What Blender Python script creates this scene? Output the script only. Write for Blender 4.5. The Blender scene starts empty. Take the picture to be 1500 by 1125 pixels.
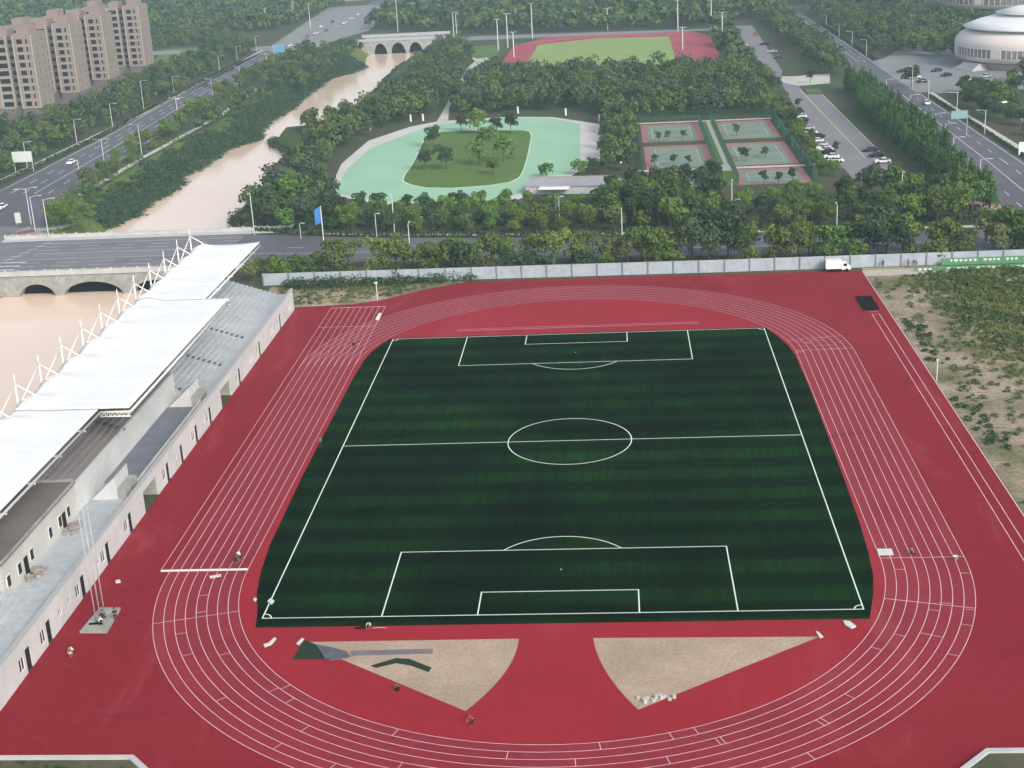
import bpy, math, random
import numpy as np
from mathutils import Vector, Matrix
from mathutils.geometry import delaunay_2d_cdt, tessellate_polygon
random.seed(7)
scene = bpy.context.scene
col = scene.collection
# ------------------------------------------------------------------ camera (solved from the pitch markings)
FPX, PITCH, YAW, ROLL = 2074.2338, 0.3361643, -0.0810051, -0.0545424
CAM = np.array([7.745, -195.179, 77.615])
_c, _s = math.cos, math.sin
FW = np.array([_s(YAW)*_c(PITCH), _c(YAW)*_c(PITCH), -_s(PITCH)])
R0 = np.array([_c(YAW), -_s(YAW), 0.0]); U0 = np.cross(R0, FW)
RT = _c(ROLL)*R0 + _s(ROLL)*U0; UP = -_s(ROLL)*R0 + _c(ROLL)*U0
def G(u, v, z=0.0):
    """survey a photo pixel down on to the level z: a point of the plan"""
    d = FW + RT*(u-750)/FPX - UP*(v-562.5)/FPX
    p = CAM + d*((z-CAM[2])/d[2])
    return (float(p[0]), float(p[1]))
def hgt(u, vb, vt):
    b = np.array([*G(u, vb), 0.0]); lo, hi = 0.0, 80.0
    for _ in range(40):
        m = (lo+hi)/2; d = b+np.array([0, 0, m])-CAM
        if 562.5-FPX*(d@UP)/(d@FW) > vt: lo = m
        else: hi = m
    return lo
cam_d = bpy.data.cameras.new('camera'); cam = bpy.data.objects.new('camera', cam_d); col.objects.link(cam)
cam_d.sensor_width = 36; cam_d.lens = FPX/1500*36; cam_d.clip_end = 6000; cam_d.clip_start = 1
M3 = Matrix((RT, UP, -FW)).transposed().to_4x4(); M3.translation = Vector(CAM); cam.matrix_world = M3
scene.camera = cam
# ------------------------------------------------------------------ materials
MATS = {}
def mat(name, c, rough=0.8, c2=None, scale=0.5, detail=4, amt=1.0, stretch=None, spec=0.3, metal=0.0, lo=0.35, hi=0.65, rnd=0.0, trans=0.0, bump=0.0, fine=0.0, fscale=6.0, c3=None, scale3=0.02):
    if name in MATS: return MATS[name]
    m = bpy.data.materials.new(name); m.use_nodes = True; nt = m.node_tree; N = nt.nodes; L = nt.links
    b = N['Principled BSDF']; b.inputs['Roughness'].default_value = rough; b.inputs['Metallic'].default_value = metal
    b.inputs['Specular IOR Level'].default_value = spec
    b.inputs['Base Color'].default_value = (*c, 1)
    geo = N.new('ShaderNodeNewGeometry'); vec = geo.outputs['Position']
    if stretch:
        mp = N.new('ShaderNodeMapping'); mp.inputs['Scale'].default_value = stretch; L.new(vec, mp.inputs[0]); vec = mp.outputs[0]
    out = None
    def noise(sc, dt, a, bb):
        n = N.new('ShaderNodeTexNoise'); n.inputs['Scale'].default_value = sc; n.inputs['Detail'].default_value = dt
        L.new(vec, n.inputs['Vector']); r = N.new('ShaderNodeMapRange'); r.inputs[1].default_value = a; r.inputs[2].default_value = bb
        L.new(n.outputs[0], r.inputs[0]); return r.outputs[0]
    def mix(f, a, bb, bt='MIX'):
        x = N.new('ShaderNodeMix'); x.data_type = 'RGBA'; x.blend_type = bt
        if isinstance(f, float): x.inputs[0].default_value = f
        else: L.new(f, x.inputs[0])
        for k, q in ((6, a), (7, bb)):
            if isinstance(q, tuple): x.inputs[k].default_value = (*q, 1)
            else: L.new(q, x.inputs[k])
        return x.outputs[2]
    if c2: out = mix(noise(scale, detail, lo, hi), c, c2)
    if c3: out = mix(noise(scale3, 5, 0.42, 0.62), out if out else c, c3)
    if fine:
        f = noise(fscale, 6, 0.3, 0.7); g = N.new('ShaderNodeMapRange'); g.inputs[3].default_value = 1-fine; g.inputs[4].default_value = 1+fine
        L.new(f, g.inputs[0]); cb = N.new('ShaderNodeCombineColor')
        for k in range(3): L.new(g.outputs[0], cb.inputs[k])
        out = mix(1.0, out if out else c, cb.outputs[0], 'MULTIPLY')
    if rnd:
        oi = N.new('ShaderNodeObjectInfo'); h = N.new('ShaderNodeHueSaturation')
        if out: L.new(out, h.inputs['Color'])
        else: h.inputs['Color'].default_value = (*c, 1)
        r1 = N.new('ShaderNodeMapRange'); r1.inputs[3].default_value = 1-rnd; r1.inputs[4].default_value = 1+rnd*1.1; L.new(oi.outputs['Random'], r1.inputs[0]); L.new(r1.outputs[0], h.inputs['Value'])
        r2 = N.new('ShaderNodeMapRange'); r2.inputs[3].default_value = .5-rnd*.07; r2.inputs[4].default_value = .5+rnd*.07
        mm = N.new('ShaderNodeMath'); mm.operation = 'FRACT'; m2 = N.new('ShaderNodeMath'); m2.operation = 'MULTIPLY'; m2.inputs[1].default_value = 7.13
        L.new(oi.outputs['Random'], m2.inputs[0]); L.new(m2.outputs[0], mm.inputs[0]); L.new(mm.outputs[0], r2.inputs[0]); L.new(r2.outputs[0], h.inputs['Hue'])
        out = h.outputs[0]
    if out: L.new(out, b.inputs['Base Color'])
    if trans:
        t = N.new('ShaderNodeBsdfTranslucent'); ms = N.new('ShaderNodeMixShader'); ms.inputs[0].default_value = trans
        if out: L.new(out, t.inputs[0])
        else: t.inputs[0].default_value = (*c, 1)
        L.new(b.outputs[0], ms.inputs[1]); L.new(t.outputs[0], ms.inputs[2]); L.new(ms.outputs[0], N['Material Output'].inputs[0])
    if bump:
        n = N.new('ShaderNodeTexNoise'); n.inputs['Scale'].default_value = fscale; n.inputs['Detail'].default_value = 5; L.new(vec, n.inputs['Vector'])
        bp = N.new('ShaderNodeBump'); bp.inputs['Strength'].default_value = bump; bp.inputs['Distance'].default_value = 0.1
        L.new(n.outputs[0], bp.inputs['Height']); L.new(bp.outputs[0], b.inputs['Normal'])
    MATS[name] = m; return m
# ------------------------------------------------------------------ mesh helpers
def tag(o, label=None, cat=None, group=None, kind=None):
    if label: o['label'] = label
    if cat: o['category'] = cat
    if group: o['group'] = group
    if kind: o['kind'] = kind
    return o
def link(name, me, parent=None):
    o = bpy.data.objects.new(name, me); col.objects.link(o)
    if parent: o.parent = parent
    return o
def empty(name, loc, rz=0.0):
    o = bpy.data.objects.new(name, None); col.objects.link(o); o.location = loc; o.rotation_euler = (0, 0, rz); o.empty_display_size = 0.3
    return o
def copy_tree(o, parent=None):
    c = o.copy(); col.objects.link(c); c.parent = parent
    for ch in o.children: copy_tree(ch, c)
    return c
class MB:
    def __init__(s): s.v = []; s.f = []; s.m = []
    def add(s, vs, fs, mi=0):
        n = len(s.v); s.v += [tuple(p) for p in vs]; s.f += [tuple(i+n for i in f) for f in fs]; s.m += [mi]*len(fs); return s
    def box(s, x0, x1, y0, y1, z0, z1, mi=0, rz=0.0, c=(0, 0)):
        vs = [(x, y, z) for z in (z0, z1) for x, y in ((x0, y0), (x1, y0), (x1, y1), (x0, y1))]
        if rz:
            a, b = math.cos(rz), math.sin(rz); vs = [(c[0]+(x-c[0])*a-(y-c[1])*b, c[1]+(x-c[0])*b+(y-c[1])*a, z) for x, y, z in vs]
        return s.add(vs, [(3, 2, 1, 0), (4, 5, 6, 7), (0, 1, 5, 4), (1, 2, 6, 5), (2, 3, 7, 6), (3, 0, 4, 7)], mi)
    def prism(s, poly, z0, z1, mi=0):
        n = len(poly); vs = [(x, y, z0) for x, y in poly]+[(x, y, z1) for x, y in poly]
        area = sum(poly[i][0]*poly[(i+1) % n][1]-poly[(i+1) % n][0]*poly[i][1] for i in range(n))
        fs = [(i, (i+1) % n, n+(i+1) % n, n+i) for i in range(n)]
        for t in tessellate_polygon([[Vector((x, y, 0)) for x, y in poly]]):
            fs.append(tuple(n+i for i in t))
        if area < 0: pass
        return s.add(vs, fs, mi)
    def sheet(s, poly, z, mi=0):
        fs = []
        for t in tessellate_polygon([[Vector((x, y, 0)) for x, y in poly]]):
            a, b, c = [poly[i] for i in t]
            if (b[0]-a[0])*(c[1]-a[1])-(c[0]-a[0])*(b[1]-a[1]) < 0: t = t[::-1]
            fs.append(tuple(t))
        return s.add([(x, y, z) for x, y in poly], fs, mi)
    def tube(s, pts, r, n=6, mi=0, cap=True):
        pts = [Vector(p) for p in pts]; k = len(pts); rr = r if isinstance(r, (list, tuple)) else [r]*k
        vs = []; fs = []
        for i, p in enumerate(pts):
            d = (pts[min(i+1, k-1)]-pts[max(i-1, 0)]).normalized()
            a = d.orthogonal().normalized() if abs(d.z) < 0.99 else Vector((1, 0, 0)); b = d.cross(a)
            for j in range(n):
                t = 2*math.pi*j/n; vs.append(p+(a*math.cos(t)+b*math.sin(t))*rr[i])
        for i in range(k-1):
            for j in range(n): fs.append((i*n+j, i*n+(j+1) % n, (i+1)*n+(j+1) % n, (i+1)*n+j))
        if cap: fs += [tuple(range(n))[::-1], tuple((k-1)*n+j for j in range(n))]
        return s.add(vs, fs, mi)
    def lathe(s, prof, c, n=48, mi=0):
        vs = []; fs = []; k = len(prof)
        for i in range(n):
            t = 2*math.pi*i/n
            vs += [(c[0]+r*math.cos(t), c[1]+r*math.sin(t), z) for r, z in prof]
        for i in range(n):
            j = (i+1) % n
            for q in range(k-1): fs.append((i*k+q, j*k+q, j*k+q+1, i*k+q+1))
        return s.add(vs, fs, mi)
    def strip(s, path, w, z, mi=0, closed=False):
        """flat painted line following a path"""
        P = [Vector((p[0], p[1])) for p in path]; n = len(P); vs = []
        for i in range(n):
            a = P[(i-1) % n] if (closed or i > 0) else P[i]; b = P[(i+1) % n] if (closed or i < n-1) else P[i]
            d = (b-a).normalized(); nn = Vector((-d.y, d.x))*w/2
            vs += [(P[i].x-nn.x, P[i].y-nn.y, z), (P[i].x+nn.x, P[i].y+nn.y, z)]
        fs = [(2*i, 2*((i+1) % n), 2*((i+1) % n)+1, 2*i+1) for i in range(n if closed else n-1)]
        return s.add(vs, fs, mi)
    def build(s, name, mats, parent=None, smooth=False):
        me = bpy.data.meshes.new(name); me.from_pydata(s.v, [], s.f)
        for m in (mats if isinstance(mats, (list, tuple)) else [mats]): me.materials.append(m)
        if any(s.m): me.polygons.foreach_set('material_index', s.m)
        if smooth: me.polygons.foreach_set('use_smooth', [True]*len(me.polygons))
        me.update(); return link(name, me, parent)
def struct(name, mb, m): return tag(mb.build(name, m), kind='structure')
def quads_mesh(name, V, m):
    V = np.asarray(V, dtype=np.float32).reshape(-1, 3); n = len(V)//4
    me = bpy.data.meshes.new(name); me.vertices.add(len(V)); me.vertices.foreach_set('co', V.ravel())
    me.loops.add(4*n); me.loops.foreach_set('vertex_index', np.arange(4*n, dtype=np.int32))
    me.polygons.add(n); me.polygons.foreach_set('loop_start', np.arange(0, 4*n, 4, dtype=np.int32))
    try: me.polygons.foreach_set('loop_total', np.full(n, 4, dtype=np.int32))
    except Exception: pass
    me.materials.append(m); me.update(); me.validate(); return me
RNG = np.random.default_rng(11)
def leaves(lobes, n, size, flat=0.0):
    """n leaf clumps spread through the lobes (cx,cy,cz,rx,rz): (4n,3)"""
    lb = np.array(lobes, dtype=float); w = lb[:, 3]*lb[:, 4]; k = RNG.choice(len(lb), n, p=w/w.sum()); b = lb[k]
    d = RNG.normal(size=(n, 3)); d /= np.linalg.norm(d, axis=1)[:, None]
    neg = d[:, 2] < -0.45; d[neg, 2] *= -1
    rad = 0.55+0.5*RNG.random(n)**0.6
    p = b[:, :3]+d*rad[:, None]*np.stack([b[:, 3], b[:, 3], b[:, 4]], 1)
    nn = d+RNG.normal(size=(n, 3))*0.55; nn[:, 2] += flat; nn /= np.linalg.norm(nn, axis=1)[:, None]
    a = np.cross(nn, RNG.normal(size=(n, 3))); a /= np.linalg.norm(a, axis=1)[:, None]; c = np.cross(nn, a)
    s = size*(0.55+0.9*RNG.random(n))[:, None]; asp = (0.6+0.5*RNG.random(n))[:, None]
    a = a*s*0.5; c = c*s*0.5*asp
    q = np.stack([p-a-c*0.6, p+a*0.9-c, p+a+c*0.7, p-a*0.8+c], 1)
    q[:, 1] += nn*s*0.12
    return q.reshape(-1, 3)
def inside(p, poly):
    x, y = p; r = False; n = len(poly)
    for i in range(n):
        x1, y1 = poly[i]; x2, y2 = poly[i-1]
        if (y1 > y) != (y2 > y) and x < (x2-x1)*(y-y1)/(y2-y1)+x1: r = not r
    return r
def scatter(poly, sp, jit=0.42, skip=(), ry=1.0):
    xs = [p[0] for p in poly]; ys = [p[1] for p in poly]; out = []; j = 0; y = min(ys)
    while y < max(ys):
        x = min(xs)+(sp/2 if j % 2 else 0)
        while x < max(xs):
            p = (x+random.uniform(-jit, jit)*sp, y+random.uniform(-jit, jit)*sp)
            if inside(p, poly) and not any(inside(p, s) for s in skip): out.append(p)
            x += sp
        y += sp*0.9*ry; j += 1
    return out
PX = lambda *a: [G(*p) for p in a]
# ------------------------------------------------------------------ palette
M = dict(
 ground=mat('park_grass', (.035, .065, .022), .95, (.055, .085, .03), .08, c3=(.07, .065, .04), scale3=.03, fine=.25, fscale=1.2),
 lawn=mat('lawn', (.075, .150, .030), .95, (.100, .165, .035), .12, fine=.15, fscale=1.0),
 bank=mat('bank_grass', (.085, .150, .024), .95, (.050, .095, .03), .09, fine=.35, fscale=1.3, c3=(.12, .15, .03), scale3=.03),
 asphalt=mat('asphalt', (.095, .10, .115), .85, (.12, .123, .138), .06, fine=.08, fscale=.5, stretch=(1, .2, 1)),
 bridge_asphalt=mat('bridge_asphalt', (.15, .15, .165), .85, (.19, .19, .205), .12, fine=.12, fscale=.6, stretch=(.15, 1, 1)),
 carpark=mat('carpark_asphalt', (.19, .195, .21), .9, (.23, .215, .225), .05, fine=.05),
 plaza=mat('plaza_paving', (.20, .215, .215), .9, (.24, .25, .25), .05, fine=.06),
 path=mat('pale_path', (.42, .43, .38), .9, (.50, .50, .46), .2, fine=.1),
 brick=mat('brick_paving', (.33, .24, .22), .9, (.38, .28, .26), .4, fine=.1),
 paint=mat('road_paint', (.62, .64, .64), .7, (.45, .46, .47), 1.5),
 track=mat('track_red', (.208, .013, .021), .75, (.235, .017, .026), .035, fine=.05, fscale=.8, spec=.10, c3=(.215, .013, .020), scale3=.025),
 trackd=mat('track_infield_red', (.295, .015, .024), .75, (.265, .014, .023), .05, fine=.05, fscale=.8, spec=.15),
 lane=mat('track_lane_red', (.250, .022, .036), .7, (.220, .018, .029), .07, fine=.06, fscale=.7, spec=.2),
 lanep=mat('lane_paint', (.62, .42, .42), .7, (.72, .52, .52), .5),
 pitchp=mat('pitch_paint', (.62, .74, .64), .8, (.70, .80, .70), .6),
 sand=mat('sand_subbase', (.36, .275, .20), .95, (.41, .32, .24), .35, fine=.16, fscale=2.6, c3=(.33, .255, .185), scale3=.12),
 dirt=mat('waste_dirt', (.27, .215, .15), .97, (.34, .285, .215), .25, fine=.35, fscale=1.4, c3=(.125, .125, .055), scale3=.07),
 soil=mat('verge_soil', (.10, .085, .055), .97, (.055, .07, .03), .2, fine=.2),
 concrete=mat('concrete', (.42, .43, .43), .85, (.50, .50, .49), .3, fine=.08),
 oldconc=mat('old_concrete', (.26, .27, .25), .9, (.33, .33, .31), .4, fine=.15, fscale=1.0),
 terrace=mat('terrace_concrete', (.36, .40, .43), .85, (.43, .46, .48), .15, fine=.1, fscale=.9),
 whitewall=mat('white_render', (.47, .49, .49), .85, (.54, .55, .55), .2, fine=.05, fscale=1.0),
 cream=mat('cream_render', (.46, .46, .425), .85, (.52, .52, .48), .2, fine=.05),
 slate=mat('blue_membrane', (.13, .15, .19), .8, (.17, .19, .22), .3, fine=.1),
 brownroof=mat('brown_roof', (.15, .135, .13), .85, (.19, .17, .165), .2, fine=.08),
 canopy=mat('white_membrane', (.86, .875, .88), .6, (.80, .82, .835), .10, trans=.10),
 seam=mat('membrane_seam', (.74, .76, .77), .7),
 steel=mat('white_steel', (.72, .72, .68), .5),
 lamp=mat('lamp_paint', (.50, .52, .51), .5),
 greysteel=mat('grey_steel', (.38, .40, .41), .5),
 dark=mat('dark_glass', (.016, .018, .024), .45, spec=.15),
 black=mat('black_plastic', (.006, .007, .007), .9, spec=.05),
 door=mat('dark_door', (.016, .016, .02), .8, spec=.1),
 fence=mat('fence_panel', (.32, .375, .425), .8, (.37, .42, .465), .3, fine=.1, fscale=1.2),
 fpost=mat('fence_post', (.16, .19, .20), .8),
 bark=mat('bark', (.09, .07, .05), .9),
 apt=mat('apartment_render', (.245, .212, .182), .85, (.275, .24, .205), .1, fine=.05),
 aptw=mat('apartment_pilaster', (.40, .36, .33), .85),
 aptb=mat('apartment_base', (.13, .115, .12), .85, (.17, .15, .15), .3),
 aptr=mat('apartment_roof', (.26, .205, .185), .85),
 arena=mat('arena_cladding', (.72, .65, .61), .55, (.76, .69, .65), .06),
 arenar=mat('arena_roof', (.84, .85, .85), .45, (.74, .75, .75), .06),
 arenag=mat('arena_glass', (.20, .20, .23), .3, (.30, .30, .29), .25, spec=.6),
 rink=mat('rink_green', (.265, .475, .315), .7, (.295, .51, .345), .06, fine=.04),
 courtg=mat('court_green', (.15, .215, .165), .8, (.19, .25, .20), .15, fine=.05),
 courtr=mat('court_red', (.29, .13, .13), .8, (.33, .16, .155), .2, fine=.05),
 mesh_green=mat('green_mesh', (.03, .10, .065), .8),
 fieldg=mat('far_field_green', (.20, .30, .09), .9, (.24, .32, .11), .05),
 fieldr=mat('far_track_red', (.36, .07, .09), .8, (.32, .055, .075), .05),
 blue=mat('sign_blue', (.05, .22, .55), .6),
 teal=mat('sign_teal', (.22, .36, .36), .6),
 board=mat('board_white', (.55, .60, .57), .6),
 banner=mat('banner_green', (.07, .22, .10), .7, (.10, .28, .13), .8),
 turfdark=mat('turf_roll', (.010, .03, .014), .95, fine=.2, fscale=3.0),
 tarp=mat('grey_tarp', (.075, .085, .10), .6, (.11, .12, .135), .8),
 strip=mat('grey_strip', (.14, .13, .14), .7, (.18, .16, .17), .6),
)
LEAF = dict(
 mid=mat('leaf_mid', (0.075, 0.145, 0.030), .75, (0.118, 0.195, 0.036), .55, rnd=.30, trans=.15, spec=.2),
 bright=mat('leaf_bright', (0.100, 0.160, 0.032), .75, (0.130, 0.195, 0.040), .55, rnd=.25, trans=.2, spec=.2),
 dark=mat('leaf_dark', (0.034, 0.068, 0.030), .8, (0.058, 0.100, 0.036), .55, rnd=.30, trans=.1, spec=.2),
 olive=mat('leaf_olive', (0.095, 0.131, 0.049), .8, (0.121, 0.160, 0.061), .55, rnd=.25, trans=.12, spec=.2),
 poplar=mat('leaf_poplar', (0.046, 0.110, 0.028), .75, (0.074, 0.151, 0.034), .5, rnd=.22, trans=.15, spec=.2),
 wood=mat('leaf_woodland', (0.042, 0.082, 0.036), .85, (0.102, 0.154, 0.050), .14, rnd=0, trans=.12, spec=.1, lo=.44, hi=.58),
 wood_light=mat('leaf_wood_light', (.082, .136, .042), .85, (.130, .182, .052), .2, trans=.15, spec=.1),
 wood_grey=mat('leaf_wood_grey', (.060, .095, .062), .85, (.095, .130, .080), .2, trans=.12, spec=.1),
 reed=mat('leaf_reed', (0.055, 0.100, 0.042), .85, (0.045, 0.095, 0.048), .1, trans=.15, spec=.15),
 weed=mat('leaf_weed', (0.070, 0.118, 0.033), .85, (0.140, 0.172, 0.045), .12, trans=.15, spec=.15, lo=.4, hi=.6),
 hedge=mat('leaf_hedge', (0.026, 0.059, 0.023), .85, (0.042, 0.084, 0.029), .6, trans=.08, spec=.15),
)
# worn, dusty patches and drag marks on the rubber
for nm_, amt_ in (('track', .8), ('lane', .6), ('trackd', .5)):
    nt_ = M[nm_].node_tree; b_ = nt_.nodes['Principled BSDF']; src_ = b_.inputs['Base Color'].links[0].from_socket
    ge_ = nt_.nodes.new('ShaderNodeNewGeometry'); prev_ = src_
    for sc_, st_, lo_, hi_, cc_ in ((.05, (1.6, .35, 1), .56, .72, (.33, .055, .070)), (.11, (.35, 1.3, 1), .60, .72, (.15, .012, .018)), (1.3, (1, 1, 1), .62, .78, (.30, .055, .07))):
        mp_ = nt_.nodes.new('ShaderNodeMapping'); mp_.inputs['Scale'].default_value = st_; nt_.links.new(ge_.outputs['Position'], mp_.inputs[0])
        n_ = nt_.nodes.new('ShaderNodeTexNoise'); n_.inputs['Scale'].default_value = sc_; n_.inputs['Detail'].default_value = 9; n_.inputs['Roughness'].default_value = .62; n_.inputs['Distortion'].default_value = .8; nt_.links.new(mp_.outputs[0], n_.inputs['Vector'])
        r_ = nt_.nodes.new('ShaderNodeMapRange'); r_.inputs[1].default_value = lo_; r_.inputs[2].default_value = hi_; r_.inputs[4].default_value = amt_; nt_.links.new(n_.outputs[0], r_.inputs[0])
        x_ = nt_.nodes.new('ShaderNodeMix'); x_.data_type = 'RGBA'; nt_.links.new(r_.outputs[0], x_.inputs[0]); nt_.links.new(prev_, x_.inputs[6]); x_.inputs[7].default_value = (*cc_, 1); prev_ = x_.outputs[2]
    nt_.links.new(prev_, b_.inputs['Base Color'])
# ------------------------------------------------------------------ world, sun
SUN_EL, SUN_AZ = math.radians(34), math.radians(142)      # azimuth from +y, negative = to the left of the view
w = bpy.data.worlds.new('World'); scene.world = w; w.use_nodes = True
sky = w.node_tree.nodes.new('ShaderNodeTexSky'); sky.sky_type = 'NISHITA'; sky.sun_disc = False
sky.sun_elevation = SUN_EL; sky.sun_rotation = SUN_AZ; sky.air_density = 1.0; sky.dust_density = 4.0; sky.ozone_density = 1.0
bg = w.node_tree.nodes['Background']; hs = w.node_tree.nodes.new('ShaderNodeHueSaturation'); hs.inputs['Saturation'].default_value = .55; w.node_tree.links.new(sky.outputs[0], hs.inputs['Color']); w.node_tree.links.new(hs.outputs[0], bg.inputs[0]); bg.inputs[1].default_value = 0.14
sl = bpy.data.lights.new('sun', 'SUN'); sl.energy = 1.0; sl.angle = math.radians(14); sl.color = (1, .94, .86)
so = bpy.data.objects.new('sun', sl); col.objects.link(so)
so.rotation_euler = Vector((-math.sin(SUN_AZ)*math.cos(SUN_EL), -math.cos(SUN_AZ)*math.cos(SUN_EL), -math.sin(SUN_EL))).to_track_quat('-Z', 'Y').to_euler()
so.location = (0, 0, 300)
scene.view_settings.view_transform = 'Standard'; scene.view_settings.look = 'None'; scene.view_settings.exposure = 0.7; scene.view_settings.gamma = 1
scene.cycles.use_denoising = True
scene.cycles.max_bounces = 6; scene.cycles.volume_bounces = 1
# haze: one closed box of even air
hz = MB().box(-1500, 1500, -420, 2600, -12, 100).build('haze', mat('haze', (1, 1, 1))); tag(hz, kind='stuff')
hm = MATS['haze'].node_tree; hm.nodes.remove(hm.nodes['Principled BSDF'])
pv = hm.nodes.new('ShaderNodeVolumePrincipled'); pv.inputs['Color'].default_value = (.50, .70, .84, 1); pv.inputs['Density'].default_value = 0.00021; pv.inputs['Anisotropy'].default_value = 0.0
hm.links.new(pv.outputs[0], hm.nodes['Material Output'].inputs['Volume'])
# ------------------------------------------------------------------ river, ground
WZ = -5.0
left_w = [(-140, -220), (-138, -60), (-137, 60), (-134, 100), (-128, 130)] + [G(u, v, WZ) for u, v in
  ((167, 335), (177, 325), (200, 318), (213, 300), (260, 277), (267, 260), (293, 248), (327, 222), (353, 213), (380, 207), (381, 190), (405, 172), (427, 160), (440, 147), (480, 117), (512, 108), (538, 98), (541, 84))] + [(-124, 600), (-118, 660)]
right_w = [(-80, -220), (-80, -60), (-80, 60), (-82, 100), (-84, 130)] + [(x+dx, y) for (x, y), dx in [(G(u, v, WZ), dx) for u, v, dx in
  ((326, 336, 2), (331, 318, 4), (352, 298, 6), (372, 274, 6), (394, 246, 5), (418, 228, 2), (396, 214, 0), (402, 207, 0), (455, 201, 2), (480, 183, 6), (502, 161, 6), (526, 146, 6), (544, 124, 6), (571, 99, 6), (590, 92, 5))]] + [(-86, 560), (-86, 605), (-84, 660)]
inner = left_w+right_w[::-1]
def bank_top():
    out = []; n = len(inner)
    for i in range(n):
        d = 9.0 if i < len(left_w) else 5.0
        out.append((inner[i][0]+(-d if i < len(left_w) else d), inner[i][1]+(-1 if i in (0, n-1) else 1 if i in (len(left_w)-1, len(left_w)) else 0)))
    return out
outer = bank_top()
big = [(-3500, -600), (3500, -600), (3500, 4500), (-3500, 4500)]
pts2 = [Vector(p) for p in big+outer]; nb = len(big); no = len(outer)
edges = [(i, (i+1) % nb) for i in range(nb)]+[(nb+i, nb+(i+1) % no) for i in range(no)]
cv, ce, cf, *_r = delaunay_2d_cdt(pts2, edges, [], 0, 1e-4)
gm = MB(); gm.v = [(p.x, p.y, -0.02) for p in cv]
for f in cf:
    c = sum((cv[i] for i in f), Vector((0, 0)))/len(f)
    if not inside((c.x, c.y), outer): gm.f.append(tuple(f)); gm.m.append(0)
struct('ground', gm, M['ground'])
bk = MB(); n = len(inner)
bk.add([(*p, -0.02) for p in outer]+[(*p, -6.0) for p in inner], [(i, (i+1) % n, n+(i+1) % n, n+i) for i in range(n)])
struct('river_bank', bk, M['bank'])
wm = mat('river_water', (.78, .61, .49), .10, (.81, .64, .51), .02, spec=.38, c3=(.74, .56, .42), scale3=.012)
wn = wm.node_tree; nz = wn.nodes.new('ShaderNodeTexNoise'); nz.inputs['Scale'].default_value = .6; nz.inputs['Detail'].default_value = 3
bp = wn.nodes.new('ShaderNodeBump'); bp.inputs['Strength'].default_value = .35; bp.inputs['Distance'].default_value = .12
gp = wn.nodes.new('ShaderNodeNewGeometry'); wn.links.new(gp.outputs['Position'], nz.inputs['Vector']); wn.links.new(nz.outputs[0], bp.inputs['Height']); wn.links.new(bp.outputs[0], wn.nodes['Principled BSDF'].inputs['Normal'])
wb = MB(); wb.sheet([(p[0]+(-2 if i < len(left_w) else 2), p[1]) for i, p in enumerate(inner)], WZ); struct('river_water', wb, wm)
# ------------------------------------------------------------------ stadium surfaces
CX, CY0, CY1, RI, LW, NL = -0.35, -40.3, 37.5, 38.4, 1.225, 8
def oval(r, n=64):
    p = [(CX+r*math.cos(t), CY1+r*math.sin(t)) for t in [math.pi*i/n for i in range(n+1)]]
    p += [(CX+r*math.cos(t), CY0+r*math.sin(t)) for t in [math.pi+math.pi*i/n for i in range(n+1)]]
    return p
apron = [(57.9, 90.4), (57.9, -130), (-57.2, -130), (-57.2, 76.6), (-46, 77.5), (-40, 80), (-33, 86.5), (-24, 91.8), (-10, 92.2), (40, 91.0)]
struct('track_apron', MB().sheet(apron[::-1], .02), M['track'])
RO = RI+LW*NL
lb = MB(); a, b = oval(RO), oval(RI); nn_ = len(a)
lb.add([(*p, .026) for p in a]+[(*p, .026) for p in b], [(i, (i+1) % nn_, nn_+(i+1) % nn_, nn_+i) for i in range(nn_)])
struct('track_lanes', lb, M['lane'])
dm = MB().sheet(oval(RI-.1), .03); struct('infield_apron', dm, M['trackd'])
def turf_outline():
    return [(-34.3, -55), (34.3, -55), (35.7, -49.2), (36.5, -44.5), (36.9, -39), (37.3, -30), (37.6, -10), (37.8, 19), (37.6, 37), (37.1, 42), (36.3, 46), (35.4, 49.6), (34.2, 53.4), (-34.4, 53.4), (-35.7, 50.4), (-36.8, 46), (-37.5, 41), (-37.8, 30), (-37.9, -11), (-37.5, -33.8), (-36.9, -41.4), (-36.1, -46.8), (-34.9, -51.5)]
turfm = mat('pitch_turf', (.0012, .0105, .0016), .95, (.0032, .0165, .0020), .06, spec=.0)
tn = turfm.node_tree; TN, TL = tn.nodes, tn.links
g_ = TN.new('ShaderNodeNewGeometry'); sx = TN.new('ShaderNodeSeparateXYZ'); TL.new(g_.outputs['Position'], sx.inputs[0])
mu = TN.new('ShaderNodeMath'); mu.operation = 'MULTIPLY_ADD'; mu.inputs[1].default_value = math.pi/3.55; mu.inputs[2].default_value = .4; TL.new(sx.outputs[1], mu.inputs[0])
wob = TN.new('ShaderNodeTexNoise'); wob.inputs['Scale'].default_value = .05; TL.new(g_.outputs['Position'], wob.inputs['Vector'])
ad = TN.new('ShaderNodeMath'); ad.operation = 'MULTIPLY_ADD'; ad.inputs[1].default_value = .9; TL.new(wob.outputs[0], ad.inputs[0]); TL.new(mu.outputs[0], ad.inputs[2])
sn = TN.new('ShaderNodeMath'); sn.operation = 'SINE'; TL.new(ad.outputs[0], sn.inputs[0])
mr = TN.new('ShaderNodeMapRange'); mr.inputs[1].default_value = -.35; mr.inputs[2].default_value = .35; mr.inputs[3].default_value = .66; mr.inputs[4].default_value = 1.34; TL.new(sn.outputs[0], mr.inputs[0])
mp = TN.new('ShaderNodeMapping'); mp.inputs['Scale'].default_value = (1.0, .05, 1); TL.new(g_.outputs['Position'], mp.inputs[0])
st = TN.new('ShaderNodeTexNoise'); st.inputs['Scale'].default_value = 1.7; st.inputs['Detail'].default_value = 5; TL.new(mp.outputs[0], st.inputs['Vector'])
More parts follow.
